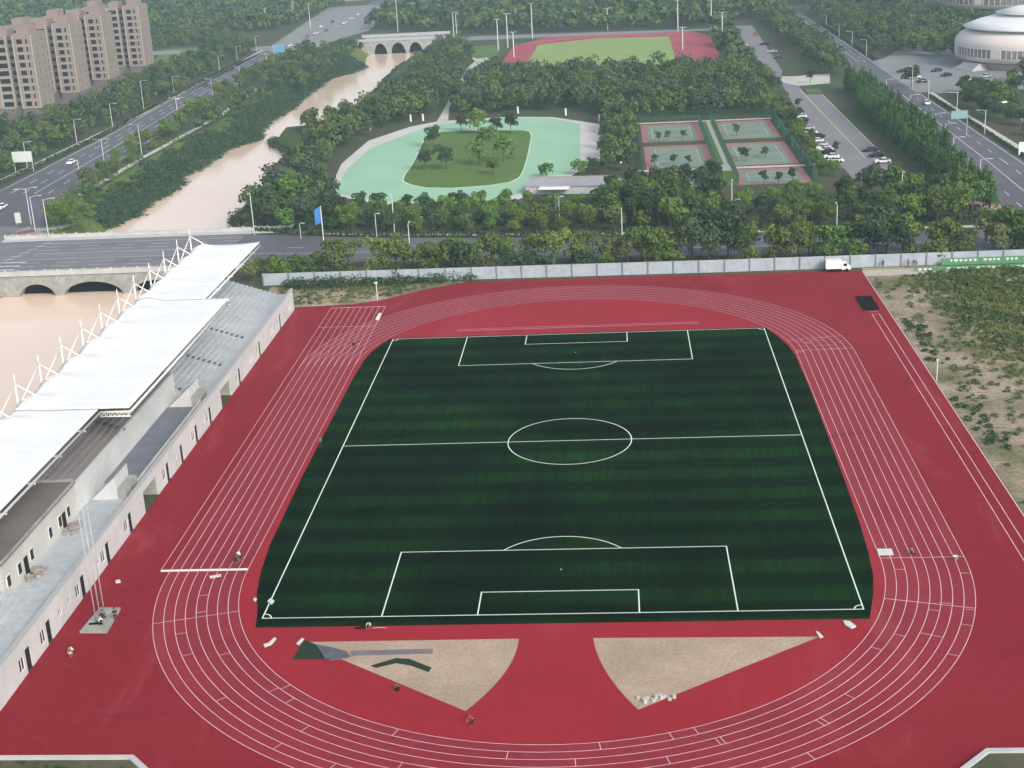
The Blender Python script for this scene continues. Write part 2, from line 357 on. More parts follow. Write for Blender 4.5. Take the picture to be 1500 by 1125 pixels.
mr2 = TN.new('ShaderNodeMapRange'); mr2.inputs[1].default_value = .3; mr2.inputs[2].default_value = .7; mr2.inputs[3].default_value = .72; mr2.inputs[4].default_value = 1.35; TL.new(st.outputs[0], mr2.inputs[0])
pn = TN.new('ShaderNodeTexNoise'); pn.inputs['Scale'].default_value = .045; pn.inputs['Detail'].default_value = 3; TL.new(g_.outputs['Position'], pn.inputs['Vector'])
mr3 = TN.new('ShaderNodeMapRange'); mr3.inputs[1].default_value = .35; mr3.inputs[2].default_value = .7; mr3.inputs[3].default_value = .7; mr3.inputs[4].default_value = 1.7; TL.new(pn.outputs[0], mr3.inputs[0])
m1 = TN.new('ShaderNodeMath'); m1.operation = 'MULTIPLY'; TL.new(mr.outputs[0], m1.inputs[0]); TL.new(mr2.outputs[0], m1.inputs[1])
m2 = TN.new('ShaderNodeMath'); m2.operation = 'MULTIPLY'; TL.new(m1.outputs[0], m2.inputs[0]); TL.new(mr3.outputs[0], m2.inputs[1])
vm = TN.new('ShaderNodeVectorMath'); vm.operation = 'SCALE'; TL.new(m2.outputs[0], vm.inputs['Scale'])
pb = TN['Principled BSDF']; src = pb.inputs['Base Color'].links[0].from_socket; TL.new(src, vm.inputs[0]); TL.new(vm.outputs[0], pb.inputs['Base Color'])
struct('turf_pitch', MB().prism(turf_outline(), .0, .07), turfm)
# markings of the pitch
pm = MB(); PW, H2, LWD, Z = 34.0, 52.9, .15, .075
def line(mb, x0, y0, x1, y1, w=LWD, z=Z): mb.strip([(x0, y0), (x1, y1)], w, z)
def rect_lines(mb, hw, y0, y1):
    line(mb, -hw, y0, -hw, y1); line(mb, hw, y0, hw, y1); line(mb, -hw-LWD/2, y1, hw+LWD/2, y1, z=Z+.0005)
line(pm, -PW, -H2, -PW, H2); line(pm, PW, -H2, PW, H2); line(pm, -PW-.07, -H2, PW+.07, -H2, z=Z+.0005); line(pm, -PW-.07, H2, PW+.07, H2, z=Z+.0005); line(pm, -PW, 0, PW, 0, z=Z+.0005)
for sg in (-1, 1):
    rect_lines(pm, 20.16, sg*H2, sg*(H2-16.5)); rect_lines(pm, 9.16, sg*H2, sg*(H2-5.5))
    ym = sg*(H2-11); a0 = math.acos(5.5/9.15)
    pm.strip([(9.15*math.sin(t), ym-sg*9.15*math.cos(t)) for t in [-a0+2*a0*i/24 for i in range(25)]], LWD, Z+.001)
    pm.strip([(.06*math.cos(t), ym+.06*math.sin(t)) for t in [2*math.pi*i/10 for i in range(10)]], .12, Z, closed=True)
    for sx_ in (-1, 1):
        pm.strip([(sx_*(PW-math.cos(t)), sg*(H2-math.sin(t))) for t in [math.pi/2*i/8 for i in range(9)]], LWD, Z+.001)
pm.strip([(9.15*math.cos(t), 9.15*math.sin(t)) for t in [2*math.pi*i/64 for i in range(64)]], LWD, Z+.001, closed=True)
struct('pitch_markings', pm, M['pitchp'])
# lane lines
lm = MB()
for k in range(NL+1): lm.strip(oval(RI+LW*k, 72), .075, .034, closed=True)
struct('lane_markings', lm, M['lanep'])
cm = MB()
for k in range(0, NL+2):
    x = CX-RI-LW*k
    cm.strip([(x, -40.3 if k == NL+1 else 38.0), (x, 75.2)], .075, .040)
cm.strip([(CX-RO-LW, 75.2), (CX-RI+.1, 75.2)], .25, .043); cm.strip([(CX-RO-LW, 62), (CX-RI+.1, 62)], .12, .043)
random.seed(3)
for k in range(NL):                                              # stagger and relay ticks across single lanes
    r0, r1 = RI+LW*k, RI+LW*(k+1)
    for t in [random.uniform(math.pi*1.02, math.pi*1.98) for _ in range(5)]+[random.uniform(.02, .2) for _ in range(2)]:
        cy = CY0 if t > math.pi else CY1
        cm.strip([(CX+r0*math.cos(t), cy+r0*math.sin(t)), (CX+r1*math.cos(t), cy+r1*math.sin(t))], .07, .043)
for t, cy, w_ in ((math.pi*1.915, CY0, .1), (.05, CY1, .12), (.20, CY1, .08), (math.pi*1.09, CY0, .08), (2*math.pi-.001, CY0, .1)):
    cm.strip([(CX+RI*math.cos(t), cy+RI*math.sin(t)), (CX+RO*math.cos(t), cy+RO*math.sin(t))], w_, .043)
struct('lane_ticks', cm, M['lanep'])
fm = MB(); fx0 = CX-RO-LW
for k in range(9): fm.strip([(fx0+k*LW+.05, -40.3), (fx0+(k+1)*LW-.05, -40.3)], .55, .046)
struct('finish_line_marking', fm, mat('fresh_white', (.82, .80, .80), .6))
rm = MB()
for x in (54.45, 55.75): rm.strip([(x, -130), (x, 59.6)], .10, .034)
rm.strip([(54.4, 59.6), (55.8, 59.6)], .12, .036); rm.strip([(54.4, 61.2), (55.8, 61.2)], .12, .036); rm.strip([(57.8, -130), (57.8, 90)], .16, .034)
rm.strip([(-22.5, 57.0), (22.5, 57.3)], .12, .038); rm.strip([(-22.5, 58.0), (22.5, 58.3)], .08, .038)
struct('runway_marking', rm, M['lanep'])
def curve3(p0, p1, p2, n=10):
    return [((1-t)**2*p0[0]+2*t*(1-t)*p1[0]+t*t*p2[0], (1-t)**2*p0[1]+2*t*(1-t)*p1[1]+t*t*p2[1]) for t in [i/n for i in range(n+1)]]
struct('sand_pit_west', MB().sheet(PX((440, 941))+curve3(G(760, 936), G(756, 985), G(682, 1042)), .036), M['sand'])
struct('sand_pit_east', MB().sheet(PX((1200, 933), (935, 1040))+curve3(G(935, 1040), G(876, 985), G(869, 935))[1:], .036), M['sand'])
# corner planters at the bottom of the frame
for nm, poly, lab in (('planter', [(-70, -80.3), (-40.2, -80.5), (-30, -91), (-30, -110), (-70, -110)], 'low pale kerb around a dark planting bed at the bottom left corner of the track'),
                 ('planter', [(29, -92), (40.5, -80.5), (60, -80.5), (60, -110), (29, -110)], 'low pale kerb around a brown earth bed at the bottom right corner of the track')):
    e = tag(empty(nm, (poly[0][0], poly[0][1], 0)), lab, 'planter')
    k = MB(); n4 = len(poly); ctr = (sum(p[0] for p in poly)/n4, sum(p[1] for p in poly)/n4)
    inn = [(p[0]+(ctr[0]-p[0])*.04, p[1]+(ctr[1]-p[1])*.04) for p in poly]
    vs = [(*p, z) for z in (0, .5) for p in poly]+[(*p, z) for z in (.5, 0) for p in inn]
    k.add(vs, [(a*n4+i, a*n4+(i+1) % n4, (a+1)*n4+(i+1) % n4, (a+1)*n4+i) for a in range(3) for i in range(n4)])
    o = k.build('kerb', M['concrete'], e); o.matrix_parent_inverse = Matrix.Translation(-Vector(e.location))
    o = MB().sheet(inn, .3).build('soil', M['soil'], e); o.matrix_parent_inverse = Matrix.Translation(-Vector(e.location))
# ------------------------------------------------------------------ roads and paved areas
def sheet_px(name, pts, z, m): return struct(name, MB().sheet(PX(*pts), z), m)
crossN = [(-150, 148), (-94, 145), (-59, 137), (-25, 131), (23, 125.5), (60, 122.5), (97, 121.5), (104, 121)]
crossS = [(-150, 113), (-86, 112), (-53, 111.5), (-23, 111), (37, 106), (94, 103), (104, 102.5)]
struct('cross_road', MB().sheet([p for p in crossN if p[0] > -85]+[p for p in crossS if p[0] > -85][::-1]+[(-84, 112), (-84, 144)], .02), M['asphalt'])
struct('bridge_road', MB().sheet([(-190, 112), (-84, 112), (-84, 145), (-120, 147), (-134, 150), (-142, 160), (-190, 175)], .04), M['bridge_asphalt'])
WL = [(-190, 160), (-177, 211), (-177, 307), (-181, 418), (-185, 545), (-184, 620), (-180, 760), (-176, 950)]
WR = [(-138, 152), (-142, 160), (-149, 204), (-153, 249), (-159, 373), (-164, 501), (-168, 600), (-160, 760), (-150, 950)]
struct('west_avenue', MB().sheet(WL+WR[::-1], .025), M['asphalt'])
struct('west_footpath', MB().sheet([(-184, 200), (-181, 228), (-179, 373), (-181, 507), (-184, 620), (-187, 620), (-184, 507), (-182, 373), (-184, 228), (-188, 190)], .025), M['path'])
struct('bank_footpath', MB().sheet([(-146, 185), (-146.5, 264), (-144, 351), (-148, 430), (-150, 430), (-146, 351), (-148.6, 264), (-148.4, 185)], .025), M['path'])
struct('avenue_plaza', MB().sheet([(-184, 600), (-166, 560), (-150, 640), (-140, 690), (-150, 900), (-205, 900)], .05), M['plaza'])
struct('corner_paving', MB().sheet(PX((16, 350), (24, 339), (42, 332), (58, 340), (90, 346), (140, 346), (140, 351), (80, 352)), .05), M['brick'])
struct('bank_lawn', MB().sheet([(-144, 165), (-137, 154)]+[(float(np.interp(y, [p[1] for p in left_w], [p[0] for p in left_w]))-9.6, y) for y in range(158, 424, 12)]+[(-140, 420), (-141, 350), (-145, 264)], .03), M['bank'])
EL = [(99, 90), (97.5, 129), (98, 150), (100, 192), (103, 228), (104, 314), (106, 420), (110, 560), (111, 700)]
ER = [(122, 90), (119.5, 198), (119, 236), (119, 300), (119, 420), (119.5, 593), (119, 700)]
struct('east_avenue', MB().sheet(EL+ER[::-1], .025), M['asphalt'])
struct('east_footpath', MB().sheet([(124, 90), (122.8, 198), (121.8, 300), (122, 334), (123.8, 334), (123.6, 300), (125, 198), (126.4, 90)], .03), M['path'])
struct('junction_apron', MB().sheet([(118, 334), (122, 334), (136, 342), (150, 366), (150, 420), (138, 470), (126, 440), (118, 428)], .03), M['plaza'])
struct('arena_forecourt', MB().sheet([(122, 330), (230, 330), (235, 480), (140, 480), (140, 400)], .022), M['plaza'])
struct('visitor_car_park', MB().sheet([(131, 205), (150, 200), (170, 200), (170, 290), (142, 290), (136, 262)], .03), M['carpark'])
struct('parking_lot', MB().sheet(PX((1142, 118), (1168, 124), (1180, 138), (1205, 138), (1312, 245), (1312, 262), (1250, 262), (1225, 235), (1160, 150)), .03), M['carpark'])
struct('north_parking_lot', MB().sheet(PX((1078, 38), (1102, 37), (1146, 104), (1142, 120), (1128, 110), (1090, 62)), .05), M['carpark'])
struct('lot_crossing_path', MB().sheet(PX((1142, 112), (1165, 112), (1215, 108), (1216, 122), (1170, 126), (1142, 120)), .055), M['path'])
lotp = MB()
for a_, b_ in (((1172, 132), (1268, 232)), ((1205, 139), (1312, 246))): lotp.strip([G(*a_), G(*b_)], .35, .06)
struct('parking_lines', lotp, mat('kerb_yellow', (.48, .46, .32), .8))
struct('park_path', MB().sheet(PX((636, 184), (656, 182), (658, 158), (690, 108), (704, 92), (718, 88), (716, 83), (690, 84), (696, 90), (686, 98), (664, 135), (646, 168)), .03), M['path'])
struct('field_path', MB().sheet(PX((1030, 112), (1046, 112), (1040, 96), (1034, 94)), .05), M['path'])
struct('road_side_path', MB().sheet([(-84, 147.5), (-59, 139.5), (-25, 133.5), (23, 128), (97, 124), (97, 126), (23, 130), (-25, 135.6), (-59, 141.8), (-84, 150)], .02), M['path'])
struct('corner_path', MB().sheet(PX((1395, 268), (1412, 268), (1450, 292), (1468, 306), (1440, 312), (1420, 300)), .03), M['brick'])
struct('verge', MB().sheet([(-84, 94), (97, 93), (97, 103), (37, 106), (-23, 110.6), (-84, 111.6)], .01), M['soil'])
struct('wasteland', MB().sheet([(58, -130), (130, -130), (96, 60), (95, 92.5), (58, 92.5)], .0), M['dirt'])
struct('weedy_corner', MB().sheet([(-66, 93), (-66, 76.8), (-57, 76.8), (-46, 77.6), (-40, 80.2), (-33, 86.7), (-24, 92), (-24, 93)], .0), M['dirt'])
struct('gravel_track', MB().sheet([(57.9, 90.5), (72, 91), (78, 88.8), (68, 86), (58, 86)], .012), mat('gravel', (.40, .36, .31), .95, (.45, .41, .36), .6))
# road paint
rp = MB()
def dashes(p0, p1, w_, dash, gap, z=.045):
    d = Vector((p1[0]-p0[0], p1[1]-p0[1])); L_ = d.length; d.normalize(); t = 0
    while t < L_:
        e_ = min(t+dash, L_); rp.strip([(p0[0]+d.x*t, p0[1]+d.y*t), (p0[0]+d.x*e_, p0[1]+d.y*e_)], w_, z); t += dash+gap
for i in range(len(WL)-3):
    pa = [WL[i+1], WL[i+2]]; pc = [WR[i+2], WR[i+3]] if i+3 < len(WR) else pa
    for fr, dd in ((.04, (500, 0)), (.22, (6, 9)), (.36, (6, 9)), (.5, (500, 0)), (.66, (6, 9)), (.82, (6, 9)), (.96, (500, 0))):
        q0 = tuple(pa[0][k]*(1-fr)+pc[0][k]*fr for k in (0, 1)); q1 = tuple(pa[1][k]*(1-fr)+pc[1][k]*fr for k in (0, 1)); dashes(q0, q1, .3, *dd)
for i in range(len(EL)-2):
    def ex(fr, p): return 0
for fr, dd in ((.05, (900, 0)), (.27, (5, 8)), (.5, (900, 0)), (.73, (5, 8)), (.95, (900, 0))):
    for y0, y1 in ((130, 200), (200, 330), (430, 650)):
        xa = lambda y: (97.5+6*min(1, max(0, (y-150)/80))+.02*max(0, y-230)*.8)*(1-fr)+119.3*fr
        dashes((xa(y0), y0), (xa(y1), y1), .25, *dd)
for k, y in enumerate((115, 118.4, 121.8, 125.2, 131, 134.4, 137.8, 141)):
    dashes((-133, y), (-84, y-.3), .22, *((500, 0) if k in (3, 4, 7, 0) else (5, 4)), z=.05)
for y in (116, 119.5, 123): rp.strip([(-137, y), (-132, y+.1)], .9, .05)
for k in range(9): rp.strip([(-140.5+k*.7, 116+k*3.2), (-138.5+k*.7, 117+k*3.2)], .5, .05)
for x0, x1, dy in ((-80, -30, 0), (-30, 20, -4.5), (20, 96, -9.5)):
    for q in (5, 10.5, 16): dashes((x0, 113+q+dy*.9), (x1, 112+q+dy*.9-3), .2, *((500, 0) if q == 10.5 else (4, 6)), z=.045)
for k in range(8): rp.strip([(-148+k*1.6, 152+k*.9), (-146+k*1.6, 158+k*.9)], .6, .05)
struct('road_markings', rp, M['paint'])
# ------------------------------------------------------------------ skating rink, courts, far sports field
rk = PX((488, 282), (508, 248), (543, 217), (633, 183), (743, 172.5), (807, 173), (850, 182), (850, 234), (833, 256), (787, 258), (760, 285), (690, 297), (560, 296))
struct('rink_path', MB().sheet(PX((480, 285), (500, 240), (540, 206), (600, 186), (640, 178), (745, 171), (810, 171.5), (880, 182), (879, 235), (850, 250), (830, 262), (760, 292), (560, 300)), .02), mat('rink_border', (.50, .49, .48), .85, (.56, .54, .52), .1, fine=.05))
struct('rink_floor', MB().sheet(rk, .04), M['rink'])
isl = PX((591, 264), (594, 256), (602, 245), (611, 229), (618, 212), (625, 201), (635, 196), (648, 193), (687, 191.5), (766, 191), (775, 193), (778, 200), (772, 230), (766, 250), (760, 260), (746, 267), (713, 272), (660, 275.5), (625, 275), (604, 271), (594, 267))
struct('rink_kerb', MB().sheet([(p[0]*1.02+.7, p[1]+(.8 if p[1] > 240 else -.8)) for p in isl], .06), mat('rink_kerb_pale', (.55, .62, .52), .85))
struct('rink_island_lawn', MB().sheet(isl, .08), M['lawn'])
rl = MB()
for fr in (.3, .55, .8):
    rl.strip([G(*p) for p in ((560+90*fr*.2, 262), (600-20*fr, 215), (640, 190+2*fr))], .15, .06)
cb_ = MB(); cg = MB(); cl_ = MB()
colsX = ((16.8, 36.2), (40.5, 60.0)); rowsY = ((181, 203), (208, 245), (252, 287))
for x0, x1 in colsX:
    for y0, y1 in rowsY:
        cb_.sheet([(x0, y0), (x1, y0), (x1, y1), (x0, y1)], .03); mx, my = 2.0, 4.0
        cg.sheet([(x0+mx, y0+1), (x1-mx, y0+1), (x1-mx, y1-my), (x0+mx, y1-my)], .05)
        for p, q in (((x0+3.5, y0+5), (x0+3.5, y1-6)), ((x1-3.5, y0+5), (x1-3.5, y1-6)), ((x0+3.5, y0+5), (x1-3.5, y0+5)), ((x0+3.5, y1-6), (x1-3.5, y1-6)), ((x0+3.5, (y0+y1)/2), (x1-3.5, (y0+y1)/2))): cl_.strip([p, q], .14, .065)
struct('court_surround', cb_, M['courtr']); struct('court_floor', cg, M['courtg']); struct('court_lines', cl_, M['paint'])
struct('court_walk', MB().sheet([(36.2, 181), (40.5, 181), (40.5, 292), (36.2, 292)], .02), M['lawn'])
cp = MB(); cp.sheet([(12, 204.2), (66, 203.6), (66, 206.4), (12, 207)], .07); cp.sheet([(14, 288.5), (61, 288.5), (61, 291), (14, 291)], .07); cp.sheet([(38.9, 208), (40.2, 208), (40.2, 288), (38.9, 288)], .06); cp.sheet([(36.4, 201), (40.4, 201), (40.4, 210), (36.4, 210)], .08)
struct('court_paths', cp, M['path'])
def post_fence(name, label, pts, h, step, pm_, mm_, group=None, panel_t=.05, gap=0.0, cat='fence'):
    e = tag(empty(name, (*pts[0], 0)), label, cat, group); inv = Matrix.Translation(-Vector((*pts[0], 0)))
    def lk(o): o.matrix_parent_inverse = inv; return o
    np_ = 0
    for (xa, ya), (xb, yb) in zip(pts, pts[1:]):
        L_ = math.dist((xa, ya), (xb, yb)); k = max(1, round(L_/step)); rz = math.atan2(yb-ya, xb-xa)
        for i in range(k):
            xs, ys = xa+(xb-xa)*i/k, ya+(yb-ya)*i/k
            lk(MB().box(xs-.14, xs+.14, ys-.14, ys+.14, 0, h+.08, rz=rz, c=(xs, ys)).build('post', pm_, e))
            s_ = L_/k
            lk(MB().box(xs+.142, xs+s_-.142, ys-panel_t/2, ys+panel_t/2, gap, h-.03, rz=rz, c=(xs, ys)).build('panel', mm_, e))
    return e
# the mesh of the courts is see-through: bars
def net_fence(label, pts, h):
    e = tag(empty('court_fence', (*pts[0], 0)), label, 'fence', 'green mesh fences of the ball courts'); inv = Matrix.Translation(-Vector((*pts[0], 0)))
    b_ = MB(); w_ = MB()
    for (xa, ya), (xb, yb) in zip(pts, pts[1:]):
        L_ = math.dist((xa, ya), (xb, yb)); k = max(1, round(L_/4))
        for i in range(k+1):
            x, y = xa+(xb-xa)*i/k, ya+(yb-ya)*i/k; b_.tube([(x, y, 0), (x, y, h)], .07, 5)
        for z in (h, h*.5): b_.tube([(xa, ya, z), (xb, yb, z)], .05, 4)
        kk = round(L_/.55)
        for i in range(kk+1):
            x, y = xa+(xb-xa)*i/kk, ya+(yb-ya)*i/kk; w_.tube([(x, y, .05), (x, y, h-.1)], .045, 3, cap=False)
        for z in np.arange(.4, h, .55): w_.tube([(xa, ya, z), (xb, yb, z)], .04, 3, cap=False)
    for o in (b_.build('frame', M['mesh_green'], e), w_.build('mesh', M['mesh_green'], e)): o.matrix_parent_inverse = inv
for lab, pts in (('green mesh fence along the west side of the ball courts', [(15.6, 181), (15.6, 292)]), ('green mesh fence on the west edge of the walk between the courts', [(36.4, 181), (36.4, 288)]),
                 ('green mesh fence on the east edge of the walk between the courts', [(40.6, 181), (40.6, 288)]), ('green mesh fence along the east side of the courts beside the parking lot', [(61.2, 181), (61.2, 290)]),
                 ('green mesh fence across the back of the ball courts', [(15.8, 292.2), (61, 292.2)])):
    net_fence(lab, pts, 3.2)
fo = [G(*p) for p in ((735, 92), (752, 68), (800, 55), (880, 47), (1005, 44), (1040, 52), (1060, 92))]
struct('far_track', MB().sheet(fo, .06), M['fieldr'])
struct('far_pitch', MB().sheet(PX((770, 98), (788, 66), (870, 57), (980, 53.5), (992, 95)), .12), M['fieldg'])
fl = MB(); 
for p, q in (((753, 66), (870, 53)), ((870, 53), (1010, 50)), ((870, 50.5), (892, 50))): fl.strip([G(*p), G(*q)], .5, .2)
struct('far_track_lines', fl, M['paint'])
struct('meadow', MB().sheet(PX((670, 78), (690, 68), (735, 66), (728, 82), (700, 86)), .04), M['lawn'])
for poly in (((224, 92), (240, 72), (300, 68), (300, 80), (250, 96)), ((1180, 130), (1200, 130), (1205, 137), (1182, 136)), ((1025, 96), (1060, 94), (1075, 104), (1050, 110))):
    struct('meadow', MB().sheet(PX(*poly), .05), M['lawn'])
# ------------------------------------------------------------------ bridges
def arch_bridge(label, x0, x1, yf, yb, zdeck, zw, arches, mt, par=1.1, post=3.0, trim='concrete', ext=6):
    e = tag(empty('road_bridge', (x0, yf, 0)), label, 'bridge'); inv = Matrix.Translation(-Vector((x0, yf, 0)))
    def prof(x):
        for a, b_, zc in arches:
            if a < x < b_:
                t = (x-(a+b_)/2)/((b_-a)/2); return zw-.5+(zc-zw+.5)*math.sqrt(max(0, 1-t*t))
        return zw-1.5
    xs = sorted(set([x0, x1]+[a+(b_-a)*.5*(1-math.cos(math.pi*i/20)) for a, b_, _z in arches for i in range(21)]+[v+s_ for a, b_, _z in arches for v, s_ in ((a, -.01), (b_, .01))]))
    mb = MB(); n = len(xs); zs = [prof(x) for x in xs]
    vs = [(x, yf, zdeck) for x in xs]+[(x, yf, z) for x, z in zip(xs, zs)]+[(x, yb, zdeck) for x in xs]+[(x, yb, z) for x, z in zip(xs, zs)]
    fs = []
    for i in range(n-1): fs += [(i, n+i, n+i+1, i+1), (2*n+i, 2*n+i+1, 3*n+i+1, 3*n+i), (n+i, 3*n+i, 3*n+i+1, n+i+1), (i, i+1, 2*n+i+1, 2*n+i)]
    mb.add(vs, fs); parts = [mb.build('arch_span', mt, e)]
    for a, b_, zc in arches: parts.append(MB().box(a+.05, b_-.05, yf+2.6, yf+2.9, zw-1, zc+.4).build('arch_shade_panel', mat('arch_shade_black', (.012, .014, .016), .95, spec=.0), e))  # added near-black panel in each arch, standing in for the tunnel's shade
    for y, sg in ((yf, -1), (yb, 1)):
        parts.append(MB().box(x0-ext, x1+ext, min(y+sg*.35, y-sg*2.6), max(y+sg*.35, y-sg*2.6), zdeck+.002, zdeck+.25).build('footway', M[trim], e))
        p = MB(); p.box(x0-ext, x1+ext, y+sg*.05-.12, y+sg*.05+.12, zdeck+.252, zdeck+par-.15); p.box(x0-ext, x1+ext, y+sg*.05-.2, y+sg*.05+.2, zdeck+par-.148, zdeck+par)
        k = int((x1-x0+2*ext)/post)
        for i in range(k+1): x = x0-ext+i*(x1-x0+2*ext)/k; p.box(x-.22, x+.22, y+sg*.05-.24, y+sg*.05+.24, zdeck+.252, zdeck+par+.25)
        parts.append(p.build('parapet', M[trim], e))
    for o in parts: o.matrix_parent_inverse = inv
    return e
ax = [(G(a, 425, -1)[0], G(b_, 425, -1)[0]) for a, b_ in ((30, 78), (92, 180), (196, 250))]
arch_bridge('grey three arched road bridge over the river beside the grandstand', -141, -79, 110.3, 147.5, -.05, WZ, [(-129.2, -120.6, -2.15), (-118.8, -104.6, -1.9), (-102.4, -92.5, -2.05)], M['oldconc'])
bxs = [(G(a, 72)[0], G(b_, 72)[0]) for a, b_ in ((548, 567), (573, 594), (598, 620))]
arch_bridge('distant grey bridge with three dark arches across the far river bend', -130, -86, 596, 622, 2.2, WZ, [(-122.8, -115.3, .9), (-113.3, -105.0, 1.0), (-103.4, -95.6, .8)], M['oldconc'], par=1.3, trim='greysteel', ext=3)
struct('far_road', MB().sheet([(-260, 598), (-60, 598), (70, 592), (70, 600), (-60, 620), (-260, 620)], 1.62 if False else .09), M['plaza'])
# ------------------------------------------------------------------ grandstand
gs = tag(empty('grandstand', (-57.2, 0, 0)), 'long white grandstand with bluish concrete terraces under a tensile roof', 'grandstand')
GI = Matrix.Translation(-Vector((-57.2, 0, 0)))
def gp_(mb, name, m, parent=None, smooth=False, lab=None):
    o = mb.build(name, m, parent or gs, smooth)
    o.matrix_parent_inverse = GI
    if lab: o['label'] = lab
    return o
Y0, Y1, XF, XB, ZW, ZP = -112.0, 75.0, -57.2, -74.6, 3.4, 4.3
ops = []      # (y0,y1,z0,z1,kind) openings of the front wall
for y in (63, 46, 31, 12, 4, -4, -11, -28, -37, -46, -57, -63, -72, -81, -92, -101):
    ops.append((y-1.2, y+.25, 0.0, 2.75, 'door')); ops.append((y-3.0, y-1.7, .9, 2.5, 'window'))
for y in (55, 38.5, 71): ops.append((y-.9, y+.1, 1.0, 2.3, 'window')); ops.append((y+.6, y+1.6, 1.0, 2.3, 'window'))
for y in (8, 0, -7.5, -41, -51, -54): ops.append((y-.45, y+.45, 1.5, 2.3, 'window'))
ops += [(18.2, 24.5, 0, 3.0, 'gateway'), (-22.6, -16.4, 0, 3.0, 'gateway')]
ops.sort()
fw = MB(); prev = Y0; used_ops = []
for y0, y1, z0, z1, kd in ops:
    if y0 < prev+.15: continue
    fw.box(XF-.3, XF, prev, y0, 0, ZP); fw.box(XF-.3, XF, y0, y1, z1, ZP)
    if z0 > 0: fw.box(XF-.3, XF, y0, y1, 0, z0)
    prev = y1; used_ops.append((y0, y1, z0, z1, kd))
fw.box(XF-.3, XF, prev, Y1, 0, ZP); fw.box(XB, XF-.302, Y1-.3, Y1, 0, ZW-.2); fw.box(XB, XB+.3, Y0, Y1-.302, 0, 8.2)
gp_(fw, 'wall', M['whitewall'])
cap = MB().box(XF-.42, XF+.1, Y0, Y1+.1, ZP+.002, ZP+.14); gp_(cap, 'coping', M['greysteel'])
for y0, y1, z0, z1, kd in used_ops:
    if kd == 'window':
        fr = MB()
        for a in ((y0+.001, y0+.06, z0+.001, z1-.001), (y1-.06, y1-.001, z0+.001, z1-.001), (y0+.062, y1-.062, z0+.001, z0+.06), (y0+.062, y1-.062, z1-.06, z1-.001), ((y0+y1)/2-.025, (y0+y1)/2+.025, z0+.062, z1-.062)): fr.box(XF-.12, XF-.04, *a)
        w0 = gp_(fr, 'window', M['steel']); pn_ = gp_(MB().box(XF-.16, XF-.13, y0+.002, y1-.002, z0+.002, z1-.002), 'pane', M['dark'], w0); pn_.matrix_parent_inverse = Matrix()
    elif kd == 'door': gp_(MB().box(XF-.24, XF-.18, y0+.002, y1-.002, .0, z1-.002), 'door', M['door'])
    else:
        g2 = MB(); g2.box(XF-3.2, XF-3.1, y0+.01, y1-.01, 0, 3.0); g2.box(XF-3.09, XF-.31, y0-.2, y0-.01, 0, 3.0); g2.box(XF-3.09, XF-.31, y1+.01, y1+.2, 0, 3.0); g2.box(XF-3.09, XF-.31, y0-.2, y1+.2, 3.002, 3.1)
        gp_(g2, 'gateway', M['oldconc'])
wk = MB(); wk.box(-60.6, XF-.302, 15, Y1-.302, ZW-.25, ZW); wk.box(-58.0, XF-.302, -30, 14.99, ZW-.25, ZW); wk.box(-63.5, XF-.302, -54, -30.01, ZW-.25, ZW); wk.box(-60.6, XF-.302, Y0, -54.01, ZW-.25, ZW)
gp_(wk, 'walkway', M['terrace'])
def steps(y0, y1, xs, z0, n, run=.9, rise=.3):
    t = MB()
    for i in range(n):
        x = xs-i*run; last = i == n-1
        t.box(XB+.31 if last else x-run, x, y0, y1, z0-.3 if i == 0 else z0+(i-1)*rise, z0+i*rise+rise) if False else t.box(XB+.31, x, y0, y1, z0+i*rise+.001, z0+(i+1)*rise)
    return t
gp_(steps(15, Y1-.302, -60.6, ZW, 15), 'terrace', M['terrace'])
gp_(steps(-30, 14.99, -63.8, 7.2, 12), 'terrace', mat('upper_terrace', (.20, .195, .195), .85, (.25, .24, .24), .2, fine=.1))
gp_(steps(Y0, -54.01, -60.6, ZW, 15), 'terrace', M['terrace'])
iw = MB(); iw.box(-63.8, -63.5, -30, 15, ZW-.2, 7.45); iw.box(XB+.31, -63.802, -30, -29.7, ZW, 7.2); iw.box(XB+.31, -63.802, 14.7, 14.99, ZW, 7.2)
gp_(iw, 'inner_wall', M['whitewall'])
dk = MB().box(-63.498, -58.01, -20, 9.9, ZW-.3, ZW+.02); gp_(dk, 'deck', M['slate'])
for ya_, yb_ in ((-30, -20.01), (9.91, 14.99)): gp_(MB().box(-63.498, -58.01, ya_, yb_, ZW-.3, ZW), 'landing', M['terrace'])
pr = MB(); pr.box(-58.35, -58.15, -21, 10.5, ZW+.02, ZW+.95); gp_(pr, 'parapet', M['concrete'])
for yy in (10.0, -25.6):
    wd = MB(); A_, B_, C_ = (-63.2, ZW), (-59.6, ZW), (-59.6, 6.6)
    wd.add([(A_[0], yy, A_[1]), (B_[0], yy, B_[1]), (C_[0], yy, C_[1]), (A_[0], yy+5, A_[1]), (B_[0], yy+5, B_[1]), (C_[0], yy+5, C_[1])], [(0, 1, 2), (5, 4, 3), (1, 4, 5, 2), (0, 2, 5, 3)])
    gp_(wd, 'stair_cheek', M['whitewall']); gp_(MB().box(-59.598, -58.4, yy+.2, yy+4.8, ZW+.001, ZW+1.5), 'stair_well', M['oldconc'])
for yy, xs, z0, n in ((46, -60.9, ZW, 14), (30.5, -60.9, ZW, 14), (15.9, -60.9, ZW, 14), (-9.5, -64.1, 7.2, 11), (-70, -60.9, ZW, 14), (-88, -60.9, ZW, 14)):
    for i in range(n): gp_(MB().box(xs+.3-i*.9+.002, xs+.3-i*.9+.42, yy-.45, yy+.45, z0+i*.3+.002, z0+i*.3+.15), 'aisle_step', mat('aisle_step', (.10, .105, .115), .9))
